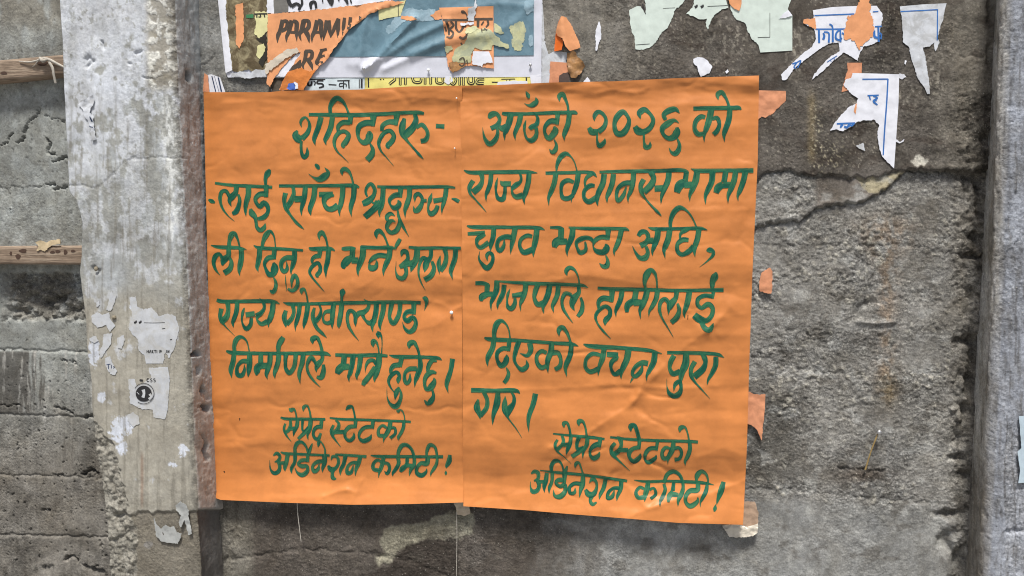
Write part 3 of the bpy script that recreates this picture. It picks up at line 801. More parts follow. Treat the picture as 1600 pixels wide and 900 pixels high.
PARAM = '''@x 410 0 6
190,185,40 165,290,40 145,335,38 140,402,3
175,205,35 228,200,35 225,262,35 178,290,35
275,190,42 250,290,40 228,340,32 224,398,3
285,195,30 318,210,42 318,300,38 322,388,3
250,300,26 320,305,26
390,190,48 365,290,42 348,320,34 365,388,3
375,195,35 432,200,36 428,262,40 370,295,30
400,285,42 425,330,42 440,402,3
515,190,44 490,290,42 466,340,32 464,402,3
520,190,35 548,205,40 548,290,38 552,382,3
485,305,26 550,300,26
605,190,42 590,280,38 576,330,32 572,382,3
620,190,38 630,280,38 640,352,8
712,172,30 675,260,36 640,352,8
712,175,38 708,280,36 706,358,3
770,165,32 760,250,32 750,328,5
826,160,32 815,240,30 800,275,20
918,150,28 912,185,22
357,560,12 342,610,52 354,662,4
342,600,36 300,630,42 250,662,6
410,475,38 398,560,36 378,610,26 392,660,3
400,480,32 462,486,36 455,545,36 402,562,28
428,565,36 455,605,36 472,660,3
560,462,30 530,540,34 508,590,32 528,620,3
540,478,32 604,460,26
530,535,30 585,522,26
515,592,28 570,582,18
'''
CURLY = '''@x 690 0 6
10,188,24 120,187,22 250,188,20
308,180,24 480,178,24
182,105,16 200,112,34 225,125,14 238,150,10 240,190,12
40,195,22 62,250,22 70,330,18
85,200,20 112,235,20 80,275,20 110,310,20 85,350,20 45,345,14
30,250,14 45,295,16
135,195,22 138,270,22 165,300,20 200,260,22 212,215,16
225,210,16 222,255,14
342,190,28 340,255,24
395,200,14 372,235,14
430,190,20 438,225,20 415,255,12
165,345,20 205,362,24 240,325,20 250,300,10
180,400,14 200,440,18
'''
STRIP = '''@x 410 0 6
415,745,10 590,745,10
425,765,14 432,800,18 458,796,18 462,762,14
480,760,12 495,770,12 488,800,12
572,756,16 520,758,16 512,780,16 560,786,16 572,808,16 530,822,14
620,792,10 694,796,10
702,757,10 818,754,10
760,757,10 760,828,10
756,780,9 724,784,9 722,808,9 756,806,9
764,784,9 786,790,9 784,815,8
808,757,13 812,826,12
908,742,8 908,824,8
930,738,18 930,824,18
993,732,13 995,820,13
'''
HOLLOW = '''@x 550 0 6
262,742,10 275,748,10
290,740,8 300,748,8
350,790,26 372,770,28 402,745,26 396,720,20
452,722,26 452,796,26
500,722,26 500,792,26
565,722,26 580,765,26 640,768,26 650,735,24
685,722,26 685,788,26
738,722,26 738,788,26
790,725,24 795,772,24 850,775,24 848,728,22
925,724,24 918,760,24 950,790,24 975,750,24 965,724,20
1010,722,26 1010,796,26
1045,722,24 1045,800,24
1085,722,24 1095,775,26 1135,778,26 1138,722,24
1240,742,20 1180,745,24 1170,775,26 1235,782,26
1310,770,10 1370,771,10
1400,742,8 1528,740,8
1480,742,8 1480,782,8
1450,752,8 1452,774,8 1478,776,8
1500,756,8 1505,774,8
1635,725,14 1635,782,14
1718,718,16 1720,784,16
'''
BLUE1 = '''@x 1200 0 4
290,97,8 420,92,8 540,87,8
655,74,7 690,71,7
300,182,9 400,182,9 480,181,9
668,166,9 712,164,9
318,185,13 320,268,13
345,205,9 352,225,14 345,248,15
350,200,9 378,204,10 380,266,13
405,184,12 405,264,13
384,150,10 400,160,10 406,184,9
450,184,10 428,205,11 425,240,13 448,250,12 462,236,10
452,184,10 454,262,12
462,205,10 478,215,10 478,240,10
690,168,12 692,262,13
664,190,12 668,230,15 690,236,12
698,205,9 708,215,9 706,245,9
152,400,9 178,392,9 162,420,8 176,428,8
178,392,8 205,378,8 192,410,8 185,425,8
370,388,5 400,368,5 432,348,5
392,378,4 396,386,4
412,364,4 418,372,4
'''
BLUE3 = '''@x 1200 0 4
590,495,8 750,494,8
750,492,9 742,640,9 730,800,9 720,970,8
622,597,9 692,595,9
634,600,10 640,625,7
658,600,9 684,612,10 660,632,14 684,656,9
664,628,9 680,628,9
430,774,10 480,771,10 545,769,10
465,776,20 452,798,10
476,790,14 498,800,12
515,775,22 495,795,12
535,772,16 520,790,10
'''
NOTICE = '''@x 0 400 4
838,418,14 850,412,12 851,402,4
868,418,14 880,412,12 881,402,4
900,417,3 965,418,3 1030,416,3
918,588,4 918,606,4
928,588,4 928,606,4
918,597,3 928,597,3
934,606,4 939,588,4 944,606,4
950,588,4 950,606,4
958,588,4 951,597,4 959,606,4
963,589,4 975,589,4
969,589,4 969,606,4
980,588,4 980,606,4
998,588,4 998,606,4
999,590,4 1008,591,4 1007,597,4 999,598,4
1040,588,4 1040,606,4
1048,606,4 1049,588,4 1056,606,4 1057,588,4
1012,455,4 1032,452,4
1062,523,5 1075,522,5
'''
EMBLEM = '''@x 0 400 4
872,775,12 892,778,12
932,768,4 922,766,5 918,776,5 923,786,5 932,784,4
950,767,4 941,768,4 942,775,4 950,778,4 949,786,4 940,786,4
970,767,4 960,768,4 962,775,4 970,778,4 969,786,4 960,786,4
'''

# ================================================================== LARGE STRUCTURE
RIGHT_EDGE = lambda y: np.interp(y, [-200, 0, 300, 600, 900, 1100], [1568, 1558, 1547, 1534, 1514, 1505])

B_UP = ([-9999, 1100, 1182, 1198, 1217, 1234, 1260, 1302, 1347, 1375, 1395, 1431, 1468, 1487, 1510, 1560, 9999],
        [300, 292, 284, 269, 267, 265, 274, 274, 279, 276, 267, 265, 266, 269, 271, 262, 255])
B_LO = ([-9999, 1100, 1180, 1215, 1248, 1275, 1300, 1325, 1350, 1375, 1388, 1400, 1420, 9999],
        [380, 372, 354, 347, 345, 327, 320, 318, 315, 302, 293, 280, 266, 255])

def wall_low(X, Y):
    """large slow shape of the wall in mm towards the street"""
    return 1.3 * fbm(X / 260, Y / 260, 2, 3) + 0.5

def main_wall(X, Y):
    wx = X + 5 * fbm(X / 14, Y / 14, 31, 3); wy = Y + 7 * fbm(X / 12, Y / 12, 32, 3)
    up = sst(-1.2, 1.6, np.interp(wx, *B_UP) - wy)
    mid = sst(-1.2, 1.6, np.interp(wx, *B_LO) - wy)
    h = wall_low(X, Y) - 9.6 + 5.2 * mid + 4.6 * up
    lo_e = (wy - np.interp(wx, *B_LO)) ; up_e = (wy - np.interp(wx, *B_UP))
    h = h - 5.5 * np.exp(-((lo_e - 1.8) / 1.3) ** 2) - 4.0 * np.exp(-((up_e - 1.8) / 1.3) ** 2) * (1 - 0.6 * sst(1400, 1440, X)) + 1.6 * np.exp(-((lo_e + 5) / 4) ** 2)
    # how coarse the face is
    smooth_bottom = sst(766, 792, Y + 10 * fbm(X / 60, Y / 60, 5) - 0.08 * (X - 1170) * (X > 1170))
    midsm = mid * (1 - up) * sst(1268, 1282, wx) * (1 - sst(1415, 1440, X))
    rgh = (1 - up) * (1 - 0.72 * smooth_bottom) * (1 - 0.85 * midsm)
    rgh = rgh * (0.40 + 0.75 * sst(-0.28, 0.22, fbm(X / 95, Y / 60, 7, 3)))
    rgh = np.maximum(rgh, 0.14 + 0.25 * sst(0.0, 0.35, fbm(X / 60, Y / 45, 8)))
    low_left = sst(775, 800, Y) * (X < 760)
    rgh = np.maximum(rgh, 0.55 * low_left)
    edge = sst(1472, 1510, X + 14 * fbm(X / 25, Y / 25, 9)) * sst(60, 200, Y)
    rgh = np.maximum(rgh, edge)
    n1 = fbm(X / 9.5, Y / 8.5, 11, 4); n2 = 1 - np.abs(fbm(X / 13, Y / 10, 12, 3)) * 2.4
    h = h + rgh * (2.4 * n1 + 0.9 * n2 + 1.4 * fbm(X / 34, Y / 30, 14, 3) + 1.1 * fbm(X / 4.6, Y / 4.2, 15, 2)) + 0.35 * fbm(X / 18, Y / 18, 13, 3)
    g1, g2, gid = worley(wx / 8.5, wy / 7.5, 31); k1, k2, kid = worley(wx / 17, wy / 15, 33)
    coarse = (1 - up) * (1 - midsm) * np.clip(sst(0.0, 0.28, fbm(X / 75, Y / 48, 34, 3)) * (1 - smooth_bottom) + np.exp(-((X - 1245) / 75) ** 2 - ((Y - 600) / 48) ** 2) + np.exp(-((X - 1290) / 90) ** 2 - ((Y - 395) / 30) ** 2), 0, 1)
    h = h + coarse * (2.6 * (1 - np.clip(g1 * 1.2, 0, 1)) * (0.25 + gid) - 0.9) + edge * (4.5 * (1 - np.clip(k1 * 1.1, 0, 1)) * kid + 3.0 * fbm(X / 15, Y / 13, 35, 3) - 1.5)
    rgh = np.maximum(rgh, coarse * 0.9)
    # seams between the casting boards and cracks
    for pts, dep, wd in [([(1170, 382), (1260, 386), (1400, 383), (1440, 386), (1475, 394), (1545, 404)], 1.5, 2.6),
                         ([(1165, 555), (1210, 566), (1260, 581), (1320, 586), (1375, 586)], 2.0, 3.0),
                         ([(1160, 768), (1240, 767), (1282, 773), (1350, 780), (1430, 786), (1505, 793)], 1.9, 2.2),
                         ([(320, 884), (460, 862), (560, 866), (640, 880), (700, 905)], 2.5, 3.0),
                         ([(393, 783), (394, 860)], 1.8, 1.6), ([(714, 800), (714, 905)], 1.2, 1.5),
                         ([(1312, 733), (1345, 737), (1382, 738)], 4.0, 2.2),
                         ([(333, 47), (328, 60), (326, 70)], 1.8, 1.6), ([(336, 88), (327, 95), (316, 103)], 2.0, 1.8),
                         ([(995, 97), (1003, 103), (1020, 100), (1040, 98)], 1.6, 1.8),
                         ([(1500, 88), (1545, 90)], 2.0, 2.0), ([(1523, 185), (1545, 212)], 2.0, 2.0)]:
        d = dline(wx, wy, pts)
        h = h - dep * np.exp(-(d / wd) ** 2) * (0.6 + 0.8 * (fbm(X / 15, Y / 15, 21) + 0.3))
    # lipped hole and long scratch right of the poster
    d = dline(X, Y, [(1338, 500), (1345, 482), (1362, 473)]); h = h - 5 * np.exp(-(d / 6.5) ** 2)
    d = dline(X, Y, [(1340, 503), (1370, 506), (1400, 503)]); h = h + 4.5 * np.exp(-(d / 3.2) ** 2)
    # ragged mortar in the corner by the right hand pillar
    ce = RIGHT_EDGE(Y)
    for (dx, y, rx, ry, dep) in [(-8, 12, 7, 26, 9), (-7, 85, 6, 22, 8), (-9, 215, 9, 13, 14), (-20, 276, 26, 7, 9), (-14, 292, 7, 14, 14), (-12, 330, 6, 22, 8),
                             (-14, 372, 11, 13, 16), (-16, 402, 20, 5, 12), (-20, 458, 9, 12, 9), (-14, 534, 22, 9, 18), (-9, 560, 9, 24, 17),
                             (-12, 602, 9, 20, 24), (-30, 590, 7, 10, 6), (-26, 690, 12, 14, 10), (-18, 720, 9, 8, 12), (-12, 745, 20, 9, 12), (-33, 716, 7, 5, 9),
                             (-30, 806, 24, 6, 12), (-36, 850, 12, 18, 12), (-12, 880, 10, 24, 14), (-20, 640, 6, 8, 8)]:
        q = ((wx - ce - dx) / rx) ** 2 + ((wy - y) / ry) ** 2
        h = h - dep * np.exp(-q ** 1.3)
    for (dx, y, r) in [(-24, 505, 9), (-27, 600, 10), (-24, 625, 9), (-30, 652, 8), (-28, 705, 6), (-24, 822, 13), (-20, 848, 15), (-38, 640, 7), (-12, 345, 9), (-13, 480, 8)]:
        q = np.hypot(wx - ce - dx, wy - y) / r
        h = h + 6 * np.clip(1 - q * q, 0, 1)
    h = h + 5 * sst(-14, -2, X - ce) * (0.5 + fbm(X / 16, Y / 16, 19)) * (1 - sst(0, 1, 0 * X))
    # ridges at the left foot of the wall
    if np.size(X):
        h = h + 3.0 * np.exp(-(dline(wx, wy, [(327, 790), (332, 905)]) / 4.5) ** 2) - 3.5 * np.exp(-(dline(wx, wy, [(366, 785), (362, 830), (350, 880)]) / 4) ** 2)
        h = h + 4 * np.exp(-(np.hypot(wx - 361, wy - 860) / 8) ** 2)
    # ---------------- colour of the concrete itself
    cu = lin(90, 85, 79); cu2 = lin(128, 124, 116); cm = lin(132, 130, 125); cb = lin(136, 136, 133)
    base = lerp3(np.ones(X.shape + (3,)) * cm, np.ones(X.shape + (3,)) * cu, up)
    base = lerp3(base, base * 0 + cu2, up * sst(1075, 900, X + 30 * fbm(X / 40, Y / 40, 41)) * 0.95)
    base = lerp3(base, base * 0 + lin(118, 113, 104), up * sst(1440, 1500, X + 40 * fbm(X / 30, Y / 30, 45)) * 0.85)
    base = lerp3(base, base * 0 + cb, smooth_bottom * sst(700, 760, X))
    base = lerp3(base, base * 0 + lin(128, 128, 125), up * sst(420, 380, X))
    dark = sst(0.02, 0.4, fbm(X / 55, Y / 40, 42)) * up
    base = base * (1 - 0.36 * dark[..., None])
    base = lerp3(base, base * 0 + lin(66, 58, 52), up * sst(0.1, 0.35, fbm(X / 70, Y / 34, 43)) * sst(960, 1010, X) * 0.6)
    # damp darker area beside the lower right of the poster, browner foot on the left
    dm = sst(560, 660, Y) * (1 - sst(740, 790, Y)) * sst(1330, 1190, X + 40 * fbm(X / 40, Y / 40, 46))
    base = lerp3(base, base * 0 + lin(88, 85, 79), dm * 0.8)
    bl = sst(770, 800, Y) * sst(1010, 800, X + 60 * fbm(X / 60, Y / 50, 47))
    base = lerp3(base, base * 0 + lin(80, 73, 66), bl * 0.9)
    pale = np.maximum(sst(-2, 3, sdpoly(wx, wy, [(600, 826), (650, 820), (712, 800), (740, 802), (738, 838), (712, 845), (655, 846), (628, 862), (600, 868), (590, 850)])),
                      sst(-2, 3, sdpoly(wx, wy, [(585, 872), (620, 862), (618, 878), (590, 888)])))
    base = lerp3(base, base * 0 + lin(142, 138, 122), pale)
    pale2 = sst(-2, 3, sdpoly(wx, wy, [(738, 845), (790, 838), (836, 850), (842, 905), (720, 905), (752, 880), (770, 858)]))
    base = lerp3(base, base * 0 + lin(58, 52, 47), sst(-3, 3, sdpoly(wx, wy, [(640, 850), (712, 846), (716, 905), (560, 905), (600, 890)])) * 0.75)
    base = lerp3(base, base * 0 + lin(78, 71, 64), pale2 * 0.6)
    base = lerp3(base, base * 0 + lin(126, 122, 112), sst(318, 335, X) * sst(400, 380, X) * sst(780, 800, Y) * 0.75)
    # pale lime patch on the broken edge, rust and lime runs
    ym = sst(-1.5, 2, sdpoly(wx, wy, [(1338, 280), (1375, 277), (1405, 268), (1418, 268), (1398, 284), (1390, 295), (1368, 302), (1356, 300), (1348, 290)]))
    base = lerp3(base, base * 0 + lin(160, 150, 122), ym * (1 - up) * 0.85)
    base = lerp3(base, base * 0 + lin(98, 90, 82), midsm * (1 - ym) * 0.8)
    ru = np.exp(-((X - 1388 - 10 * fbm(X / 30, Y / 30, 51)) / (17 + 26 * sst(430, 350, Y))) ** 2) * sst(318, 360, Y) * sst(660, 600, Y) * sst(-0.35, 0.15, fbm(X / 16, Y / 20, 52))
    base = lerp3(base, base * 0 + lin(122, 100, 76), ru * 0.6)
    ru = np.exp(-((X - 1392) / 16) ** 2 - ((Y - 612) / 24) ** 2); base = lerp3(base, base * 0 + lin(130, 112, 74), ru * 0.5)
    ru = np.exp(-((X - 1350) / 45) ** 2 - ((Y - 745) / 14) ** 2); base = lerp3(base, base * 0 + lin(92, 76, 62), ru * 0.6)
    ru = np.exp(-((X - 1268 - 3 * fbm(X / 10, Y / 10, 53)) / 6) ** 2) * sst(130, 165, Y) * sst(262, 240, Y)
    base = lerp3(base, base * 0 + lin(146, 130, 98), ru * 0.45)
    ru = (np.exp(-((X - 1276) / 8) ** 2) * sst(150, 190, Y) + np.exp(-((X - 1300) / 18) ** 2 - ((Y - 245) / 22) ** 2)) * (1 - sst(265, 275, Y))
    base = lerp3(base, base * 0 + lin(182, 174, 150), sst(0.15, 0.32, fbm(X / 5, Y / 5, 54, 3)) * np.clip(ru, 0, 1))
    # old paste and lime flecks
    for (x, y, rx, ry) in [(1375, 150, 60, 30), (1150, 55, 50, 28), (1460, 130, 22, 40), (995, 70, 12, 60), (1242, 80, 14, 50)]:
        q = np.exp(-((X - x) / rx) ** 2 - ((Y - y) / ry) ** 2)
        base = lerp3(base, base * 0 + lin(158, 152, 140), q * sst(0.06, 0.3, fbm(X / 7, Y / 11, int(x) % 50, 4)) * 0.75)
    base = lerp3(base, base * 0 + lin(196, 192, 180), sst(0.42, 0.6, np.exp(-((wx - 1436) / 15) ** 2 - ((wy - 252) / 9) ** 2)) * 0.9)
    fl = sst(0.30, 0.42, fbm(X / 4.2, Y / 4.2, 58, 2)) * up * sst(-0.1, 0.3, fbm(X / 70, Y / 70, 59))
    base = lerp3(base, base * 0 + lin(160, 154, 140), fl * 0.55)
    base = base * (1 + 0.50 * fbm(X / 110, Y / 70, 61, 5)[..., None] + 0.26 * fbm(X / 12, Y / 26, 62, 3)[..., None])
    base = lerp3(base, base * 0 + lin(168, 168, 164), sst(0.12, 0.34, fbm(X / 36, Y / 30, 65, 5)) * (1 - up) * 0.45 * (1 - bl))
    base = lerp3(base, base * 0 + lin(84, 79, 72), sst(0.14, 0.36, fbm(X / 44, Y / 34, 66, 5)) * (1 - up) * 0.5)
    base = lerp3(base, base * 0 + lin(176, 172, 160), (coarse * (gid > 0.72) * sst(0.55, 0.3, g1) * 0.55))
    base = lerp3(base, base * 0 + lin(112, 106, 96), edge * (1 - up) * 0.6)
    base = base * (1 - 0.5 * (edge * sst(0.05, 0.3, fbm(X / 14, Y / 14, 63)))[..., None])
    return h, base, 0.25 + 0.75 * rgh

def axis(a, b, step, far_a, far_b):
    """fine steps between a and b, growing steps beyond"""
    mid = np.arange(a, b + step, step)
    lo = []; x = a; s = step
    while x > far_a: s *= 1.6; x -= s; lo.append(max(x, far_a))
    hi = []; x = mid[-1]; s = step
    while x < far_b: s *= 1.6; x += s; hi.append(min(x, far_b))
    return np.array(lo[::-1] + list(mid) + hi)

M_WALL = concrete('cast_concrete', 0.8, 0.9)
M_PILL = concrete('whitewashed_concrete', 0.4, 0.5, 0.5)

zs = axis(float(W(800, 925)[2]), float(W(800, -28)[2]), 0.0020, 0.0, 2.7)[::-1]

def wall_grid(xa, xb, fa, fb, step=0.0020):
    xs = axis(xa, xb, step, fa, fb)
    GX, GZ = np.meshgrid(xs, zs)
    P = np.stack([GX, np.zeros_like(GX), GZ], -1)
    X, Y = PX(P)
    return P, np.clip(X, -1500, 3200), np.clip(Y, -900, 2000)

# ---- main wall
x0 = float(W(300, 400)[0]); x1 = float(W(1570, 100)[0])
P, X, Y = wall_grid(x0, x1, x0 - 0.02, x1 + 0.05)
h, c, g = main_wall(X, Y)
P[..., 1] = -h * 1e-3
tag(grid_mesh('concrete_wall', P, c, g, M_WALL), 'dark stained concrete wall with crumbling plaster behind the orange posters', 'wall')

# ---- left wall, between the boards
def left_wall(X, Y):
    wx = X + 5 * fbm(X / 14, Y / 14, 71, 3); wy = Y + 5 * fbm(X / 14, Y / 14, 72, 3)
    h = 1.5 * fbm(X / 120, Y / 120, 73) + 0.5 * fbm(X / 12, Y / 12, 74)
    rgh = 0.25 + 0 * X
    pocket = sst(422, 430, wy) * sst(506, 494, wy) * sst(-10, 30, X)
    d1, d2, cid = worley(wx / 12, wy / 11, 3)
    e1, e2, _ = worley(wx / 6, wy / 6, 5)
    h = h + pocket * (-15 + (1 - np.clip(d1 * 1.1, 0, 1)) * 15 * (0.35 + cid) + 4 * (1 - e1) + 6 * fbm(X / 22, Y / 16, 75))
    h = h - 16 * np.exp(-(dline(wx, wy, [(50, 465), (62, 474), (92, 470)]) / 7) ** 2)
    h = h - 10 * np.exp(-(dline(wx, wy, [(98, 484), (116, 486)]) / 5) ** 2)
    rgh = np.maximum(rgh, pocket)
    # board seams: each board stands a little proud of the next
    for y, dep in [(546, 3.0), (648, 2.5), (743, 3.0), (836, 3.5)]:
        yy = y + 0.03 * X
        d = wy - yy
        h = h + (1.2 if y != 648 else -0.8) * sst(-2, 2, d) - dep * np.exp(-(d / 1.8) ** 2)
    for pts, dep, wd in [([(58, 168), (55, 181), (40, 191), (37, 206), (33, 219), (24, 223)], 5, 2.2), ([(70, 180), (82, 186), (98, 189)], 3, 1.8),
                         ([(-5, 227), (9, 221), (12, 212), (18, 208)], 4, 2.2), ([(68, 214), (75, 222), (73, 238), (85, 240)], 6, 2.6),
                         ([(78, 254), (92, 248), (103, 244)], 6, 2.8), ([(0, 294), (30, 292), (70, 290), (84, 286)], 1.6, 1.8), ([(84, 294), (104, 291)], 5, 3),
                         ([(70, 290), (83, 287)], 5, 3), ([(10, 327), (18, 333)], 2, 1.5), ([(-4, 636), (20, 633), (30, 635)], 5, 2), ([(85, 638), (100, 641), (112, 645)], 7, 3.5),
                         ([(128, 652), (143, 652)], 9, 2.6), ([(128, 740), (142, 736), (150, 742)], 10, 4.5), ([(84, 742), (98, 742)], 5, 2), ([(100, 875), (115, 868), (120, 878)], 8, 3.5),
                         ([(130, 883), (145, 890), (165, 896)], 10, 4), ([(55, 895), (64, 888), (78, 885)], 7, 3), ([(0, 893), (8, 898)], 9, 5), ([(155, 845), (160, 870)], 3, 1.5),
                         ([(122, 718), (124, 738)], 2, 1.4), ([(64, 796), (76, 800)], 5, 2), ([(93, 563), (104, 566)], 5, 2), ([(110, 565), (116, 568)], 5, 2), ([(0, 506), (10, 498), (14, 494)], 3, 1.5)]:
        h = h - 1.6 * dep * np.exp(-(dline(wx + 4 * fbm(X / 5, Y / 5, 68, 2), wy + 4 * fbm(X / 5, Y / 5, 67, 2), pts) / (0.48 * wd + 0.15)) ** 2) * (0.5 + 1.2 * np.clip(0.4 + fbm(X / 9, Y / 9, 69), 0, 1))
    pits = sst(0.43, 0.55, fbm(X / 7, Y / 7, 77, 2))
    h = h - 2.2 * pits * (0.4 + sst(500, 700, Y))
    rgh = np.maximum(rgh, 0.45 * sst(600, 700, Y))
    c = np.ones(X.shape + (3,)) * lin(132, 134, 130)
    c = lerp3(c, c * 0 + lin(116, 112, 105), sst(530, 760, Y))
    c = lerp3(c, c * 0 + lin(112, 104, 90), sst(70, 20, Y) * 0.5)
    c = lerp3(c, c * 0 + lin(112, 108, 100), pocket * 0.8)
    c = c * (1 - 0.35 * (sst(0.05, 0.4, fbm(X / 50, Y / 36, 64, 4)) * sst(600, 680, Y))[..., None])
    c = lerp3(c, c * 0 + lin(150, 154, 152), sst(0.0, 0.3, fbm(X / 30, Y / 60, 78)) * sst(520, 460, Y) * 0.65)
    c = lerp3(c, c * 0 + lin(78, 75, 70), sst(56, 48, X + 40 * fbm(X / 9, Y / 80, 79, 3)) * sst(547, 552, Y) * sst(655, 640, Y) * 0.8)
    dr = sst(0.22, 0.34, fbm(X / 7, Y / 90, 80, 3)) * sst(545, 552, Y) * sst(740, 600, Y)
    c = lerp3(c, c * 0 + lin(158, 156, 150), dr * 0.6)
    c = lerp3(c, c * 0 + lin(84, 80, 74), sst(0.2, 0.35, fbm(X / 6, Y / 120, 81, 3)) * sst(640, 680, Y) * 0.35)
    c = lerp3(c, c * 0 + lin(160, 162, 158), np.exp(-((X - 98) / 18) ** 2 - ((Y - 530) / 16) ** 2) * 0.6)
    c = c * (1 + 0.5 * fbm(X / 70, Y / 60, 82, 5)[..., None] + 0.2 * fbm(X / 10, Y / 14, 83, 3)[..., None])
    c = c * (1 - 0.45 * pits[..., None])
    return h, c, rgh
xa = float(W(-25, 400)[0]); xb = float(W(190, 800)[0])
P, X, Y = wall_grid(xa, xb, -3.5, xb + 0.12)
h, c, g = left_wall(X, Y)
P[..., 1] = -(h - 4) * 1e-3
tag(grid_mesh('board_marked_wall', P, c, g, M_WALL), 'grey concrete wall with level board seams, left of the whitewashed pillar', 'wall')

# ---- whitewashed pillar
PD = 0.083
LEFT_PX = ([-400, 0, 60, 130, 200, 300, 312, 330, 350, 400, 425, 470, 500, 545, 600, 660, 720, 780, 835, 905, 1300],
           [78, 93, 97, 100, 103, 108, 118, 124, 128, 127, 124, 130, 134, 136, 143, 145, 152, 161, 167, 172, 190])
RIGHT_PX = ([-400, 0, 130, 280, 420, 560, 700, 795, 905, 1300], [258, 272, 277, 284, 291, 297, 303, 309, 317, 330])
def pillar_rows():
    rows = []
    NF = 118
    for z in zs:
        # photo row at which this height of the front face appears
        def edge(tab):
            x = -0.7
            for _ in range(3):
                _, py = PX(np.array([x, -PD, z])); x = float(W(np.interp(py, *tab), py, PD)[0])
            return x
        xl, xr = edge(LEFT_PX), edge(RIGHT_PX)
        xl = max(xl, -1.2)
        r = 0.011
        pts = [(xl - 0.004, 0.02, -1, 0)]
        pts += [(xl - 0.003, -PD * t, -1, 0) for t in (0.2, 0.5, 0.8)]
        pts += [(xl + (xr - r - xl) * t, -PD, 0, -1) for t in np.linspace(0.004, 1, NF)]
        pts += [(xr - r + r * math.sin(a), -PD + r - r * math.cos(a), math.sin(a), -math.cos(a)) for a in np.linspace(0.25, 1.45, 6)]
        pts += [(xr + 0.002 * t, -PD + r + (PD - r + 0.006) * t, 1, 0) for t in np.linspace(0.06, 1, 30)]
        rows.append([(x, y, z, nx, ny) for x, y, nx, ny in pts])
    return np.array(rows)
R = pillar_rows()
P = R[..., :3].copy(); X, Y = PX(P); X = np.clip(X, -500, 700); Y = np.clip(Y, -900, 2000)
NRM = np.stack([R[..., 3], R[..., 4], 0 * R[..., 3]], -1)
wx = X + 6 * fbm(X / 14, Y / 14, 91, 3); wy = Y + 6 * fbm(X / 14, Y / 14, 92, 3)
h = 1.6 * fbm(X / 60, Y / 60, 93, 3) + 0.5 * fbm(X / 10, Y / 10, 94)
side = np.zeros(X.shape); side[:, 4 + 118 + 4:] = 1; front = 1 - side; front[:, :4] = 0
lump = front * sst(640, 665, Y) * sst(0, 3, np.interp(wy, [640, 657, 697, 760, 800, 830, 905], [146, 149, 180, 194, 202, 212, 214]) - wx)
d1, d2, cid = worley(wx / 9, wy / 9, 8)
e1, e2, _ = worley(wx / 5, wy / 5, 12)
h = h + lump * (-6 + 4.5 * (1 - np.clip(d1, 0, 1)) * cid * 1.5 + 1.8 * (1 - e1) + 5 * fbm(X / 16, Y / 18, 95))
h = h - 8 * lump * np.exp(-(dline(wx, wy, [(178, 808), (192, 806)]) / 4) ** 2)
foot = front * (1 - lump) * sst(-2, 2, wy - np.interp(wx, [190, 215, 240, 300, 330], [812, 800, 800, 799, 797]))
h = h - 3.5 * foot
step = side * sst(794, 798, Y) * sst(0, 1, X - 300); h = h - 9 * step
for pts, dep, wd in [([(133, 95), (138, 90), (143, 95), (137, 102)], 5.5, 4.2), ([(158, 68), (161, 75)], 4, 2.2), ([(213, 85), (219, 79)], 4, 3.0), ([(202, 98), (204, 99)], 3, 2),
                     ([(108, 288), (132, 292), (150, 295), (168, 280), (195, 256), (206, 248), (240, 246), (262, 247), (298, 246)], 1.4, 1.2),
                     ([(295, 110), (296, 124)], 0.5, 3.6), ([(302, 552), (310, 552)], 4, 2.5), ([(310, 575), (309, 582)], 8, 3.0), ([(322, 632), (324, 640)], 10, 4), ([(318, 608), (324, 622)], 6, 3),
                     ([(147, 420), (150, 423)], 5, 4), ([(226, 121), (240, 125)], 3, 1.5), ([(316, 680), (322, 690)], 6, 3), ([(320, 705), (324, 716)], 6, 3)]:
    h = h - dep * np.exp(-(dline(wx, wy, pts) / wd) ** 2)
# flakes of old paint standing proud near the right edge
fk = sst(0.02, 0.12, fbm(wx / 16, wy / 16, 96, 4)) * front * sst(222, 236, X) * sst(150, 130, Y)
h = h + 1.2 * fk
h = h + 2.6 * front * sst(-10, 0, X - np.interp(Y, *RIGHT_PX)) * fbm(X / 8, Y / 12, 97, 3) + side * 1.5 * fbm(X / 9, Y / 22, 98, 3) - 1.2 * side * sst(0.18, 0.4, fbm(X / 9, Y / 14, 89, 3))
hole = side * np.clip(1.3 * np.exp(-(((X - 295) / 4.2) ** 2 + ((Y - 118) / 8.5) ** 2) ** 2), 0, 1)
for hx, hy, ha, hb in [(305, 553, 7, 3), (320, 636, 7, 5), (317, 610, 3, 9), (322, 702, 3, 10)]:
    hole = np.maximum(hole, side * np.exp(-(((wx - hx) / ha) ** 2 + ((wy - hy) / hb) ** 2) ** 2))
h = h - 13 * hole
P = P + NRM * (h * 1e-3)[..., None]
wht = lin(193, 197, 203); gry = lin(146, 147, 143); bei = lin(156, 152, 141); side_lift = lin(174, 177, 177)
c = np.ones(X.shape + (3,)) * gry
wmask = sst(-0.12, 0.05, fbm(X / 34, Y / 40, 101, 6) + 0.45 * fbm(X / 9, Y / 16, 100, 5) + np.interp(Y, [-50, 60, 140, 180, 240, 330, 420, 520, 900], [0.42, 0.34, 0.2, 0.03, 0.06, -0.04, -0.16, -0.36, -0.7])
             - 0.35 * sst(215, 250, X) * sst(130, 150, Y) * sst(330, 280, Y))
wmask = wmask * (1 - 0.8 * sst(0.16, 0.26, fbm(X / 8, Y / 10, 102, 4)) * sst(-0.25, 0.15, fbm(X / 45, Y / 45, 99)))
c = lerp3(c, c * 0 + bei, sst(380, 520, Y + 40 * fbm(X / 50, Y / 50, 103)))
c = lerp3(c, c * 0 + lin(178, 185, 192), np.exp(-((X - 170) / 26) ** 2) * sst(382, 392, Y) * sst(470, 440, Y) * 0.6)
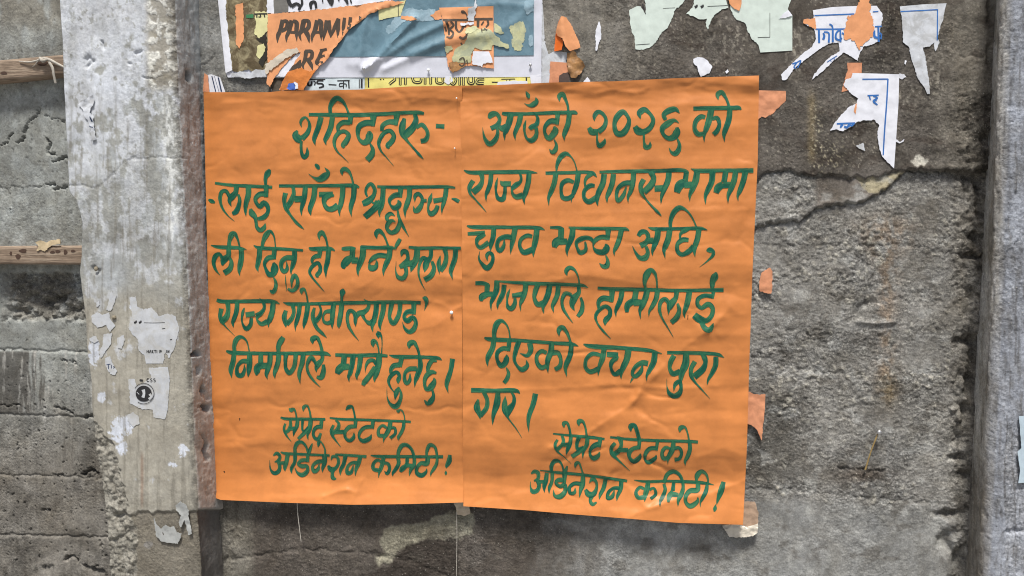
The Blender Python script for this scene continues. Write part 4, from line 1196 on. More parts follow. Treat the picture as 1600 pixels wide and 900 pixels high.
c = lerp3(c, c * 0 + lin(118, 118, 114), np.exp(-((Y - 372 - 6 * fbm(X / 30, Y / 30, 104)) / 8) ** 2) * 0.55)
c = lerp3(c, c * 0 + lin(170, 174, 176), sst(0.05, 0.25, fbm(X / 18, Y / 50, 105, 4)) * sst(470, 380, Y) * 0.7)
c = lerp3(c, c * 0 + wht, wmask * front * (1 - 0.42 * sst(170, 300, Y)) * (1 - 0.25 * sst(-0.1, 0.3, fbm(X / 12, Y / 70, 88, 3))))
c = lerp3(c, c * 0 + lin(205, 203, 192), fk * 0.8)
c = lerp3(c, c * 0 + lin(140, 134, 120), front * sst(222, 236, X) * sst(150, 130, Y) * (1 - fk) * 0.85)
# lime run down the right part of the face
lr = front * np.exp(-((X - 262 - 0.02 * Y - 8 * fbm(X / 30, Y / 40, 106)) / 11) ** 2) * sst(130, 170, Y) * sst(440, 360, Y) * sst(-0.15, 0.1, fbm(X / 8, Y / 18, 107))
c = lerp3(c, c * 0 + lin(208, 210, 208), lr * 0.8)
c = lerp3(c, c * 0 + lin(110, 107, 100), front * sst(-14, -3, X - np.interp(Y, *RIGHT_PX)) * sst(-0.25, 0.2, fbm(X / 9, Y / 22, 108)) * 0.7)
for (x, y, rx, ry) in [(185, 672, 14, 22), (198, 665, 12, 14), (286, 705, 8, 10), (270, 725, 7, 6), (230, 853, 8, 6), (190, 700, 8, 12), (160, 620, 7, 8), (206, 480, 4, 4), (147, 550, 10, 22)]:
    q = np.exp(-((wx - x) / rx) ** 2 - ((wy - y) / ry) ** 2) * front
    c = lerp3(c, c * 0 + lin(198, 203, 212), sst(0.35, 0.5, q * (1 + 1.4 * fbm(X / 6, Y / 6, 109, 3))))
c = lerp3(c, c * 0 + lin(122, 86, 62), np.exp(-((X - 222) / 2.5) ** 2) * sst(700, 720, Y) * sst(800, 780, Y) * 0.5)
c = lerp3(c, c * 0 + lin(112, 106, 95), foot * 0.85)
c = lerp3(c, c * 0 + lin(140, 137, 128), lump * 0.7)
c = lerp3(c, c * 0 + lin(96, 92, 85), lump * sst(0.0, 0.3, fbm(X / 8, Y / 8, 110)) * 0.7)
st = sst(0.12, 0.32, fbm(X / 7, Y / 130, 141, 4)) * front * sst(60, 260, Y)
c = lerp3(c, c * 0 + lin(120, 116, 106), st * 0.5)
c = lerp3(c, c * 0 + side_lift, side)  # side tone lightened and cooled to counter its shade and the orange bounce
c = lerp3(c, c * 0 + lin(140, 134, 128), side * sst(0.0, 0.3, fbm(X / 6, Y / 40, 111)) * 0.7)
c = lerp3(c, c * 0 + lin(174, 164, 152), side * sst(560, 620, Y) * 0.6)
c = lerp3(c, c * 0 + lin(70, 66, 62), step * 0.7)
c = lerp3(c, c * 0 + lin(92, 84, 78), hole * 0.8)
c = c * (1 + 0.26 * fbm(X / 40, Y / 40, 112, 4)[..., None] + 0.14 * fbm(X / 6, Y / 9, 113, 3)[..., None])
g = 0.25 + 0.7 * np.clip(lump + foot * 0.5 + side * 0.1 + fk * 0.4 + front * sst(-14, -3, X - np.interp(Y, *RIGHT_PX)) * 0.7, 0, 1)
tag(grid_mesh('concrete_pillar', P, c, g, M_PILL, flip=False), 'concrete pillar with flaking whitewash and paper remnants, left of the orange posters', 'pillar')

# ---- right hand pillar
CD = 0.075
CORNER = ([-400, 0, 300, 600, 900, 1300], [1586, 1572, 1563, 1552, 1538, 1520])
rows = []
for z in zs:
    def edge(tab, dd):
        x = 0.7
        for _ in range(3):
            _, py = PX(np.array([x, -dd, z])); x = float(W(np.interp(py, *tab), py, dd)[0])
        return x
    xc = edge(CORNER, CD); xw = edge(([-400, 0, 900, 1300], [1577, 1560, 1513, 1496]), 0.0); r = 0.02
    pts = [(xw + (xc - xw) * t, 0.012 - (CD - r + 0.012) * t, -1, 0) for t in np.linspace(0, 1, 26)]
    pts += [(xc + r - r * math.cos(a), -CD + r - r * math.sin(a), -math.cos(a), -math.sin(a)) for a in np.linspace(0.1, 1.5, 9)]
    pts += [(x, -CD, 0, -1) for x in list(np.arange(xc + r + 0.002, xc + 0.085, 0.0022)) + [xc + 0.12, xc + 0.2, xc + 0.45]]
    pts += [(xc + 0.45, 0.3, 1, 0)]
    rows.append([(x, y, z, nx, ny) for x, y, nx, ny in pts])
n = min(len(q) for q in rows); R = np.array([q[:n - 1] + [q[-1]] for q in rows])
P = R[..., :3].copy(); X, Y = PX(P); X = np.clip(X, 1200, 2600); Y = np.clip(Y, -900, 2000)
NRM = np.stack([R[..., 3], R[..., 4], 0 * R[..., 3]], -1)
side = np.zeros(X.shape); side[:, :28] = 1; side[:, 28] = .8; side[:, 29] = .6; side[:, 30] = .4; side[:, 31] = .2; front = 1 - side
wx = X + 5 * fbm(X / 14, Y / 14, 121, 3); wy = Y + 6 * fbm(X / 14, Y / 14, 122, 3)
low = front * sst(640, 700, Y + 0 * X) * sst(1568, 1574, wx - 0.0 * Y)
h = 0.9 * fbm(X / 22, Y / 90, 123, 3) + 0.35 * fbm(X / 8, Y / 26, 124, 4) - 1.3 * sst(0.15, 0.35, fbm(X / 9, Y / 22, 131, 3))
h = h + low * (2.2 * fbm(X / 9, Y / 9, 125, 4) - 3) - 4 * low * np.exp(-((wy - 832) / 4) ** 2)
h = h - 2.5 * np.exp(-(dline(wx, wy, [(1592, 375), (1563, 410)]) / 1.4) ** 2) - 2 * front * np.exp(-(dline(wx, wy, [(1590, 40), (1575, 120), (1580, 190)]) / 1.6) ** 2)
h = h - 2.5 * np.exp(-(dline(wx, wy, [(1588, 300), (1572, 350)]) / 1.4) ** 2)
P = P + NRM * (h * 1e-3)[..., None]
c = np.ones(X.shape + (3,)) * lin(146, 150, 158)
c = lerp3(c, c * 0 + lin(122, 124, 128), sst(-0.02, 0.25, fbm(X / 10, Y / 60, 126, 4)) * 0.8)
c = lerp3(c, c * 0 + lin(150, 152, 156), low * 0.5)
c = lerp3(c, c * 0 + lin(186, 183, 176), side * 0.9)  # side face coloured paler to make up for the light it misses
c = lerp3(c, c * 0 + lin(150, 145, 135), side * sst(-0.05, 0.25, fbm(X / 7, Y / 80, 127, 4)) * 0.8)
c = lerp3(c, c * 0 + lin(140, 144, 152), side * sst(480, 560, Y) * sst(1545, 1555, X + 0.04 * (Y - 500)) * 0.8)
c = lerp3(c, c * 0 + lin(92, 90, 88), sst(0.16, 0.3, fbm(X / 5, Y / 110, 132, 4)) * 0.6)
c = lerp3(c, c * 0 + lin(108, 100, 88), sst(700, 780, Y) * side * 0.6)
c = c * (1 + 0.26 * fbm(X / 30, Y / 90, 128, 4)[..., None] + 0.16 * fbm(X / 7, Y / 12, 129, 3)[..., None])
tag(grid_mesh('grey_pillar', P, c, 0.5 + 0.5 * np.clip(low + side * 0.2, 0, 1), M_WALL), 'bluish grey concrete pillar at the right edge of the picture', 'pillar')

# ---- pavement below, out of the picture
gm, nt, b = nodes_of('pavement_concrete')
gn = nnoise(nt, 12, 6, 0.7, nt.nodes.new('ShaderNodeTexCoord').outputs['Object'])
nt.links.new(ramp(nt, gn.outputs[0], [(0.3, (0.16, 0.155, 0.145)), (0.7, (0.26, 0.255, 0.24))]).outputs[0], b.inputs['Base Color']); b.inputs['Roughness'].default_value = 0.9
xs = np.array([-60, -12, -4, -1, 1, 4, 12, 60.0]); ys = np.array([-60, -20, -6, -3, -1.5, -0.6, 0.6, 2.0])
GX, GY = np.meshgrid(xs, ys); grd = grid_mesh('pavement', np.stack([GX, GY, 0 * GX], -1), mat=gm)
grd['kind'] = 'structure'

# ================================================================== THINGS ON THE WALL
def densify(pts, step, jag, seed, closed=True):
    r = random.Random(seed); out = []
    n = len(pts)
    for i in range(n if closed else n - 1):
        (xa, ya), (xb, yb) = pts[i][:2], pts[(i + 1) % n][:2]
        cut = len(pts[i]) > 2            # a third value marks a straight cut edge
        L = math.hypot(xb - xa, yb - ya); k = max(1, int(L / step))
        for j in range(k):
            t = j / k; x = xa + (xb - xa) * t; y = ya + (yb - ya) * t
            if j and not cut:
                nx, ny = -(yb - ya) / L, (xb - xa) / L; q = (r.random() - 0.5) * 1.3 * jag + 2.0 * jag * float(fbm(x / 6.0, y / 6.0, seed % 40, 3)) * min(1, 4 * t * (1 - t) + 0.3)
                x += nx * q; y += ny * q
            out.append((x, y))
    return out

def sheet(name, pts, depth, mat, parent=None, jag=0.6, step=2.5, cell=5, seed=1, thick=0.25, grow=0.0):
    """a piece of paper with this outline; depth(X, Y) in mm from the wall plane"""
    b = densify(pts, step, jag, seed)
    bx = np.array([p[0] for p in b]); by = np.array([p[1] for p in b])
    gx, gy = np.meshgrid(np.arange(bx.min() + cell / 2, bx.max(), cell), np.arange(by.min() + cell / 2, by.max(), cell))
    rr = np.random.RandomState(seed); gx = gx + (rr.rand(*gx.shape) - .5) * cell * .3; gy = gy + (rr.rand(*gy.shape) - .5) * cell * .3
    keep = sdpoly(gx, gy, b) > cell * 0.35
    V = [Vector(p) for p in b] + [Vector((x, y)) for x, y in zip(gx[keep], gy[keep])]
    vo, eo, fo, _, _, _ = delaunay_2d_cdt(V, [], [list(range(len(b)))], 1, 1e-4)
    vx = np.array([v.x for v in vo]); vy = np.array([v.y for v in vo])
    P = W(vx, vy, depth(vx, vy) * 1e-3)
    me = bpy.data.meshes.new(name)
    # every face is wound so that it looks out to the street
    faces = []
    for f in fo:
        a, b2, c2 = (P[i] for i in f[:3])
        nrm = np.cross(b2 - a, c2 - a)
        faces.append(list(f) if nrm[1] < 0 else list(f)[::-1])
    me.from_pydata([tuple(p) for p in P], [], faces); me.update()
    me.polygons.foreach_set('use_smooth', np.ones(len(me.polygons), bool))
    me.materials.append(mat)
    o = bpy.data.objects.new(name, me); COL.objects.link(o)
    if thick:
        s = o.modifiers.new('thickness', 'SOLIDIFY'); s.thickness = thick * 1e-3; s.offset = -1
        e = o.modifiers.new('crisp_rim', 'EDGE_SPLIT'); e.split_angle = math.radians(50)
    if parent: o.parent = parent
    return o

def smooth_path(P, n=5):
    P = np.array(P, float)
    if len(P) == 2:
        t = np.linspace(0, 1, max(2, int(np.hypot(*(P[1] - P[0])[:2]) / 2)) + 1)[:, None]; return P[0] * (1 - t) + P[1] * t
    Q = np.vstack([2 * P[0] - P[1], P, 2 * P[-1] - P[-2]]); out = []
    for i in range(1, len(Q) - 2):
        p0, p1, p2, p3 = Q[i - 1:i + 3]
        d = lambda a, b: max(np.linalg.norm((b - a)[:2]) ** .5, 1e-3)
        t0 = 0; t1 = t0 + d(p0, p1); t2 = t1 + d(p1, p2); t3 = t2 + d(p2, p3)
        k = max(3, int(np.hypot(*(p2 - p1)[:2]) / 1.8))
        for t in np.linspace(t1, t2, k, endpoint=False):
            A1 = (t1 - t) / (t1 - t0) * p0 + (t - t0) / (t1 - t0) * p1
            A2 = (t2 - t) / (t2 - t1) * p1 + (t - t1) / (t2 - t1) * p2
            A3 = (t3 - t) / (t3 - t2) * p2 + (t - t2) / (t3 - t2) * p3
            B1 = (t2 - t) / (t2 - t0) * A1 + (t - t0) / (t2 - t0) * A2
            B2 = (t3 - t) / (t3 - t1) * A2 + (t - t1) / (t3 - t1) * A3
            out.append((t2 - t) / (t2 - t1) * B1 + (t - t1) / (t2 - t1) * B2)
    out.append(P[-1]); out = np.array(out); out[:, 2] = np.clip(out[:, 2], 0.12, None)
    return out

def strokes_mesh(name, strokes, depth, mat, parent, lift=0.32, across=3, rag=0.0, brushed=False):
    """brush strokes (px, py, width) laid on the surface given by depth(); ONE mesh"""
    V = []; Fc = []; n0 = 0; RIM = []; RUN = []
    for k, s in enumerate(strokes):
        c = smooth_path(s)
        d = np.gradient(c[:, :2], axis=0); d /= np.linalg.norm(d, axis=1)[:, None] + 1e-9
        nn = np.stack([-d[:, 1], d[:, 0]], 1)
        wd = c[:, 2:].copy()
        if rag: wd = wd + rag * fbm(c[:, :1] / 5, c[:, 1:2] / 5, 7 + k, 2)
        wd = np.clip(wd, 0.1, None)
        cols = [c[:, :2] + nn * wd * (0.5 - j / across) for j in range(across + 1)]
        if rag:
            cols[0] = cols[0] + nn * (0.35 * rag * fbm(c[:, 0] / 3, c[:, 1] / 3, 77 + k, 2))[:, None]
            cols[-1] = cols[-1] - nn * (0.35 * rag * fbm(c[:, 0] / 3, c[:, 1] / 3, 99 + k, 2))[:, None]
        G = np.stack(cols, 1)
        off = lift + 0.028 * (k % 14) + 0.0015 * np.arange(len(c))[:, None]
        P = W(G[..., 0], G[..., 1], (depth(G[..., 0], G[..., 1]) + off) * 1e-3)
        m, w = G.shape[:2]; idx = n0 + np.arange(m * w).reshape(m, w)
        q = np.stack([idx[:-1, :-1], idx[1:, :-1], idx[1:, 1:], idx[:-1, 1:]], -1).reshape(-1, 4)
        V.append(P.reshape(-1, 3)); Fc.append(q); n0 += m * w
        jj = np.linspace(-1, 1, w)[None, :] + np.zeros((m, w)); RIM.append(np.abs(jj).reshape(-1))
        L = np.concatenate([[0], np.cumsum(np.hypot(*np.diff(c[:, :2], axis=0).T))])[:, None] + np.zeros((m, w))
        RUN.append(np.stack([jj * 0.9 + k * 7.3, L / 34.0, 0 * L + k * 3.1], -1).reshape(-1, 3))
    V = np.concatenate(V); Q = np.concatenate(Fc)
    nr = np.cross(V[Q[:, 1]] - V[Q[:, 0]], V[Q[:, 3]] - V[Q[:, 0]])
    Q[nr[:, 1] > 0] = Q[nr[:, 1] > 0][:, ::-1]
    me = bpy.data.meshes.new(name)
    me.from_pydata(V.tolist(), [], Q.tolist()); me.update()
    if brushed:
        me.attributes.new('rim', 'FLOAT', 'POINT').data.foreach_set('value', np.concatenate(RIM).astype(np.float32))
        me.attributes.new('run', 'FLOAT_VECTOR', 'POINT').data.foreach_set('vector', np.concatenate(RUN).astype(np.float32).reshape(-1))
    me.polygons.foreach_set('use_smooth', np.ones(len(me.polygons), bool))
    me.materials.append(mat)
    o = bpy.data.objects.new(name, me); COL.objects.link(o)
    if parent: o.parent = parent
    if name.startswith('printed'): o['kind'] = 'stuff'
    return o

def parse(txt):
    S = []; cur = None
    for l in txt.strip().splitlines():
        l = l.strip()
        if not l or l[0] == '#': continue
        if l[0] == '@':
            a = l.split(); cur = (a[0][1:], float(a[1]), float(a[2]), float(a[3])); continue
        S.append((cur[0], [(cur[1] + x / cur[3], cur[2] + y / cur[3], w / cur[3]) for x, y, w in ([float(v) for v in p.split(',')] for p in l.split())]))
    return S

# ------------------------------------------------------------------ the two orange posters
def creases(X, Y, table):
    wx = X + 26 * fbm(X / 60, Y / 60, 231, 3); wy = Y + 18 * fbm(X / 60, Y / 60, 232, 3)
    d1, d2, _ = worley(wx / 105, wy / 62, 21)
    e1, e2, _ = worley(wx / 48, wy / 30, 23)
    h = (0.45 + 0.6 * sst(760, 1000, X) * sst(430, 560, Y)) * np.minimum(d2 - d1, 0.16) / 0.16 * sst(-0.15, 0.35, fbm(X / 120, Y / 90, 233, 2)) + 0.16 * np.minimum(e2 - e1, 0.2) / 0.2 * sst(0.0, 0.4, fbm(X / 90, Y / 60, 234, 2))
    for pts, a, w in table:
        d = dline(X, Y, pts); h = h + a * np.exp(-np.sqrt(d * d + 1.2) / w) * (0.75 + 0.5 * fbm(X / 25, Y / 25, 222, 2))
    return h
CR_R = [([(725, 158), (770, 155), (815, 152), (850, 156), (880, 160)], 0.8, 4), ([(885, 141), (930, 146), (955, 140), (996, 146), (1010, 138)], 1.3, 5), ([(1010, 138), (1060, 141), (1110, 134)], 0.8, 5),
        ([(760, 172), (820, 168), (870, 172)], 0.6, 4), ([(1040, 166), (1100, 163), (1150, 168)], 0.7, 5), ([(1110, 300), (1130, 240), (1150, 215)], 0.35, 6),
        ([(985, 634), (1029, 580), (1077, 537), (1112, 512), (1140, 480)], 2.6, 11), ([(1005, 520), (1060, 560), (1077, 537)], -0.9, 9),
        ([(860, 700), (908, 684), (960, 649), (985, 634), (1003, 606), (1010, 585)], 2.4, 8), ([(985, 634), (1030, 650), (1100, 640)], -1.2, 12),
        ([(740, 612), (873, 607), (977, 600), (1047, 608), (1120, 604)], 1.3, 6), ([(978, 812), (1012, 795), (1060, 780), (1110, 771), (1161, 752)], 2.2, 9),
        ([(1012, 795), (980, 760), (940, 742)], 1.6, 8), ([(1012, 795), (1030, 770), (1060, 740)], -1.2, 7), ([(735, 440), (840, 448), (900, 428), (960, 436), (1060, 452), (1160, 445)], 0.9, 8),
        ([(815, 470), (825, 520), (838, 560)], -0.4, 6), ([(1060, 480), (1110, 500), (1160, 490)], 0.8, 8), ([(730, 560), (790, 556), (860, 566)], 0.35, 6), ([(960, 680), (1010, 665), (1060, 690)], 0.9, 9),
        ([(1090, 715), (1130, 700), (1162, 712)], 0.7, 7), ([(885, 215), (960, 212), (1040, 216)], 0.3, 6), ([(722, 330), (900, 334), (1175, 326)], 0.35, 7)]
CR_L = [([(640, 160), (670, 152), (716, 158)], 0.7, 5), ([(335, 163), (400, 158), (470, 166)], 0.6, 6), ([(545, 150), (600, 158), (650, 150)], 0.5, 5),
        ([(596, 344), (720, 343)], 0.8, 4), ([(325, 395), (420, 388), (540, 392), (640, 384), (722, 390)], 0.6, 6), ([(520, 470), (600, 430), (660, 428), (722, 436)], 1.4, 12),
        ([(655, 468), (690, 474), (706, 486), (722, 478)], 1.6, 6), ([(706, 490), (680, 510), (655, 514)], 0.8, 5), ([(505, 776), (522, 770), (541, 765)], 1.6, 4), ([(541, 765), (556, 770), (566, 748)], 1.5, 5),
        ([(556, 770), (549, 784)], 1.0, 5), ([(360, 700), (420, 690), (500, 700)], 0.5, 8), ([(640, 730), (680, 722), (722, 728)], 0.9, 8), ([(330, 300), (420, 306), (500, 300)], 0.3, 7),
        ([(335, 560), (400, 566), (480, 560)], 0.35, 7), ([(540, 655), (620, 640), (722, 648)], 0.5, 9), ([(460, 240), (560, 250), (700, 238)], 0.4, 8)]
PR_R = ([100, 131, 148, 200, 262, 340, 425, 452, 520, 592, 606, 655, 700, 750, 758, 800, 825, 900], [7.0, 7.0, 4.9, 6.6, 6.4, 8.2, 9.6, 7.6, 8.6, 7.0, 6.6, 8.8, 8.4, 4.2, 4.6, 9.8, 11.5, 16])
PR_L = ([100, 140, 164, 230, 300, 345, 395, 440, 478, 498, 560, 622, 640, 690, 738, 748, 785, 900], [8.0, 8.0, 6.0, 7.6, 7.6, 8.8, 8.2, 9.2, 6.8, 8.2, 9.2, 8.8, 7.6, 7.4, 5.0, 5.4, 10.5, 20])
def sm_interp(y, tab, w=5.0):
    r = 0
    for k in (-2, -1, 0, 1, 2): r = r + np.interp(y + k * w * 0.6, *tab)
    return r / 5
def d_poster_r(X, Y):
    Yw = Y + 9 * fbm(X / 150, Y / 150, 201, 2)
    h = 11.8 + 2.8 * (sm_interp(Yw, PR_R) - 7.5) + 2.3 * creases(X, Y, CR_R)
    h = h + 3.2 * fbm(X / 170, Y / 60, 202, 2) + 0.45 * fbm(X / 140, Y / 15, 203, 2) + 2.0 * np.abs(fbm(X / 75, Y / 50, 204, 2)) + 0.12 * fbm(X / 22, Y / 9, 206, 2) + 1.2 * sst(742, 720, X)
    h = h + 2.4 * sst(1120, 1172, X) * sst(600, 820, Y) + 0.5
    top = sst(190, 130, Y)
    return np.maximum(h, 4.0 + 0.3 * h) + top * 1.0 * fbm(X / 40, Y / 11, 205, 2)
def d_poster_l(X, Y):
    Yw = Y + 10 * fbm(X / 150, Y / 150, 211, 2) - 0.02 * (X - 500)
    h = 11.8 + 2.8 * (sm_interp(Yw, PR_L) - 7.5) * (1 - 0.4 * sst(520, 330, X)) + 2.2 * creases(X, Y, CR_L)
    h = h + 3.0 * fbm(X / 150, Y / 60, 212, 2) + 0.42 * fbm(X / 140, Y / 15, 213, 2) + 1.7 * np.abs(fbm(X / 75, Y / 50, 214, 2)) + 0.12 * fbm(X / 22, Y / 9, 216, 2)
    h = h + 3.0 * sst(370, 322, X) * sst(640, 790, Y) - 2.2 * sst(348, 322, X) * (1 - sst(640, 700, Y))
    top = sst(200, 140, Y)
    return np.maximum(h, 4.0 + 0.3 * h) - 0.5 + top * 0.8 * fbm(X / 40, Y / 11, 215, 2)

def poster(name, top, right, bottom, left, depth, mat, n=170, m=300):
    """patch between four edge curves given in photo pixels"""
    s = np.linspace(0, 1, n)[None, :]; t = np.linspace(0, 1, m)[:, None]
    def ev(c, u):
        c = np.array(c, float); L = np.concatenate([[0], np.cumsum(np.hypot(*np.diff(c, axis=0).T))]); L /= L[-1]
        return np.stack([np.interp(u, L, c[:, 0]), np.interp(u, L, c[:, 1])], -1)
    Tt, Bb, Ll, Rr = ev(top, s), ev(bottom, s), ev(left, t), ev(right, t)
    c00, c10, c01, c11 = np.array(top[0], float), np.array(top[-1], float), np.array(bottom[0], float), np.array(bottom[-1], float)
    S, T = s[..., None], t[..., None]
    Q = (1 - T) * Tt + T * Bb + (1 - S) * Ll + S * Rr - ((1 - S) * (1 - T) * c00 + S * (1 - T) * c10 + (1 - S) * T * c01 + S * T * c11)
    P = W(Q[..., 0], Q[..., 1], depth(Q[..., 0], Q[..., 1]) * 1e-3)
    o = grid_mesh(name, P, mat=mat, flip=True)
    so = o.modifiers.new('thickness', 'SOLIDIFY'); so.thickness = 0.00022; so.offset = -1
    e = o.modifiers.new('crisp_rim', 'EDGE_SPLIT'); e.split_angle = math.radians(60)
    return o

M_OR = paper('orange_poster_paper', (197, 124, 66), var=0.07, rough=0.46, wr=0.25, spec=0.35, grain=18)
M_OR_OLD = paper('faded_orange_paper', (218, 152, 106), var=0.06, rough=0.65, wr=0.5, grain=50)
M_GREEN = paint('green_poster_paint', (12, 78, 62), alpha=0.92, rough=0.4, var=0.2, brushed=True)

M_BLACKINK = paint('brown_speck', (80, 52, 30), alpha=1)
pl = poster('handwritten_poster', [(318, 144), (420, 144), (440, 142), (560, 140), (640, 135), (722, 134)], [(722, 134), (722, 500), (724, 785)],
            [(331, 776), (345, 781), (450, 785), (550, 787.5), (640, 786), (724, 783)], [(318, 144), (324, 400), (329, 600), (331, 776)], d_poster_l, M_OR)
tag(pl, 'orange poster with green brush lettering, the left one of the pair', 'poster', 'orange posters pasted side by side')
pr = poster('handwritten_poster', [(719, 134), (770, 133), (860, 129), (960, 127), (1060, 122), (1186, 118)], [(1186, 118), (1184, 250), (1176, 420), (1171, 560), (1167, 700), (1161, 820)],
            [(724, 791), (820, 797), (900, 804), (990, 811), (1060, 817), (1161, 820)], [(719, 134), (722, 400), (724, 791)], lambda X, Y: d_poster_r(X, Y) + 0.9, M_OR)
tag(pr, 'orange poster with green brush lettering, the right one of the pair, overlapping the other', 'poster', 'orange posters pasted side by side')

WORDS = {'L': [(455, 150, 695, 262), (322, 262, 428, 366), (434, 252, 562, 362), (562, 280, 722, 372), (328, 358, 386, 432), (392, 358, 475, 458), (480, 356, 526, 458), (532, 352, 722, 455),
               (335, 464, 438, 526), (440, 450, 672, 534), (352, 520, 518, 606), (522, 516, 606, 604), (606, 528, 694, 636), (692, 556, 712, 616), (436, 628, 512, 690), (513, 628, 645, 700),
               (418, 688, 574, 752), (576, 690, 695, 750), (695, 705, 712, 745)],
         'R': [(752, 138, 903, 245), (915, 160, 962, 235), (952, 165, 990, 218), (986, 162, 1026, 236), (1026, 160, 1068, 246), (1080, 138, 1160, 224), (722, 262, 842, 334), (850, 234, 1180, 340),
               (726, 350, 852, 426), (858, 350, 985, 422), (986, 318, 1106, 408), (1090, 385, 1120, 418), (740, 414, 920, 506), (930, 418, 1132, 530), (756, 496, 905, 600), (910, 534, 1036, 598),
               (1040, 545, 1134, 626), (736, 602, 815, 686), (820, 610, 842, 678), (862, 652, 946, 728), (950, 658, 1092, 738), (826, 715, 982, 792), (990, 730, 1118, 796), (1110, 748, 1136, 802)]}
groups = {}
for side_id, s in parse(GLYPHS):
    a = np.array(s); cx, cy = a[:, 0].mean(), a[:, 1].mean()
    best = min(range(len(WORDS[side_id])), key=lambda i: (lambda w: max(w[0] - cx, 0, cx - w[2]) + 1.5 * max(w[1] - cy, 0, cy - w[3]) + 0.02 * math.hypot((w[0] + w[2]) / 2 - cx, (w[1] + w[3]) / 2 - cy))(WORDS[side_id][i]))
    groups.setdefault((side_id, best), []).append(s)
for (sd, i), ss in groups.items():
    if sd == 'L': strokes_mesh('painted_word', ss, d_poster_l, M_GREEN, pl, rag=0.5, across=4, brushed=True, lift=0.55)
    else: strokes_mesh('painted_word', ss, lambda X, Y: d_poster_r(X, Y) + 0.9, M_GREEN, pr, rag=0.5, across=4, brushed=True, lift=0.55)

strokes_mesh('ink_speck', [[(374.5, 653, 1.6), (374.5, 657, 1.2)]], d_poster_l, M_BLACKINK, pl)
strokes_mesh('ink_speck', [[(350, 736, 2.2), (351, 738.5, 1.6)]], d_poster_l, M_BLACKINK, pl)
strokes_mesh('ink_speck', [[(1075, 492, 1.4), (1074.6, 499, 1.2)]], lambda X, Y: d_poster_r(X, Y) + 0.9, M_BLACKINK, pr)

# ------------------------------------------------------------------ vinyl banner and what hangs on it
def d_banner(X, Y):
    h = 4.2 + 0.8 * fbm(X / 80, Y / 50, 301, 2)
    for pts, a, w in [([(568, 108), (600, 80), (648, 28)], 3.2, 6), ([(580, 104), (640, 62), (700, 34)], 2.6, 7), ([(600, 108), (680, 72), (760, 52)], 2.2, 8), ([(560, 100), (566, 60), (574, 20)], 2.4, 8),
                      ([(640, 84), (700, 60), (740, 50)], 2.0, 5), ([(545, 100), (540, 50), (560, 0)], 1.4, 8), ([(700, 20), (780, 5), (830, 10)], 1.2, 8), ([(760, 60), (810, 30), (834, 0)], 1.0, 8), ([(570, 110), (590, 92)], 1.5, 3)]:
        h = h + 1.9 * a * np.exp(-(dline(X, Y, pts) / (w * 0.85)) ** 1.5)
    return h
M_VINYL = paper('white_vinyl', (206, 208, 218), var=0.04, rough=0.4, wr=0.15, spec=0.5)
M_BLUE = paper('slate_blue_print', (92, 122, 136), var=0.06, rough=0.4, wr=0.2, spec=0.5, stain=(128, 158, 172), stain_amt=0.3)
M_WHITE = paper('white_paper', (218, 220, 228), var=0.05, rough=0.7, wr=0.5)
M_WHITE_OLD = paper('dirty_white_paper', (196, 200, 206), var=0.08, rough=0.75, stain=(132, 128, 118), stain_amt=0.35, wr=0.8)
M_PALE = paper('pale_green_paper', (200, 212, 204), var=0.05, rough=0.7, wr=0.4)
M_CREAM = paper('cream_yellow_paper', (208, 204, 152), var=0.06, rough=0.75, wr=0.5)
M_YELL = paper('yellow_paper', (226, 216, 128), var=0.05, rough=0.7, wr=0.3)
M_RES = paper('pasted_yellow_residue', (186, 186, 146), var=0.10, rough=0.85, stain=(138, 150, 140), stain_amt=0.45, wr=1.0)
M_RESB = paper('pasted_white_residue', (152, 176, 188), var=0.10, rough=0.8, stain=(112, 142, 156), stain_amt=0.5, wr=1.0)
M_BROWN = paper('wet_brown_paper', (166, 122, 74), var=0.16, rough=0.45, stain=(98, 70, 44), stain_amt=0.5, wr=2.5, spec=0.5)
M_STAIN = paper('mouldy_flyer_paper', (142, 132, 104), var=0.2, rough=0.6, stain=(72, 58, 38), stain_amt=0.8, wr=2.0)
M_FIBRE = paper('torn_paper_core', (196, 186, 170), var=0.1, rough=0.85, wr=0.6)
M_ORD = paper('deep_orange_paper', (222, 108, 40), var=0.05, rough=0.5, wr=0.5)
M_PEACH = paper('peach_paper', (206, 142, 106), var=0.08, rough=0.7, stain=(168, 112, 84), stain_amt=0.25, wr=1.0)
M_TAPE = paper('creased_parcel_paper', (186, 172, 150), var=0.12, rough=0.35, stain=(150, 128, 102), stain_amt=0.4, wr=3.0, spec=0.6)
M_PTAN = paper('tan_film', (168, 142, 120), var=0.12, rough=0.4, wr=2.0, spec=0.5)
M_INK = paint('dark_brush_ink', (74, 66, 58), alpha=0.93, rough=0.6, var=0.12)
M_BLACK = paint('black_print', (42, 42, 44), alpha=1, rough=0.6)
M_BLUEINK = paint('blue_print', (50, 104, 172), alpha=1, rough=0.6, var=0.1)
M_YINK = paint('yellow_print', (222, 212, 128), alpha=1, rough=0.7, var=0.05)
M_NAVY = paint('navy_print', (46, 60, 90), alpha=1, rough=0.6)
M_STEEL, nt, b = nodes_of('pin_steel'); b.inputs['Base Color'].default_value = (0.55, 0.55, 0.55, 1); b.inputs['Metallic'].default_value = 0.9; b.inputs['Roughness'].default_value = 0.4
M_PIN, nt, b = nodes_of('white_plastic'); b.inputs['Base Color'].default_value = (0.82, 0.82, 0.8, 1); b.inputs['Roughness'].default_value = 0.3
M_STRING = paper('grey_string', (188, 182, 172), var=0.1, rough=0.9, grain=400)
M_WOOD, nt, b = nodes_of('weathered_plank')
geo = nt.nodes.new('ShaderNodeTexCoord').outputs['Object']
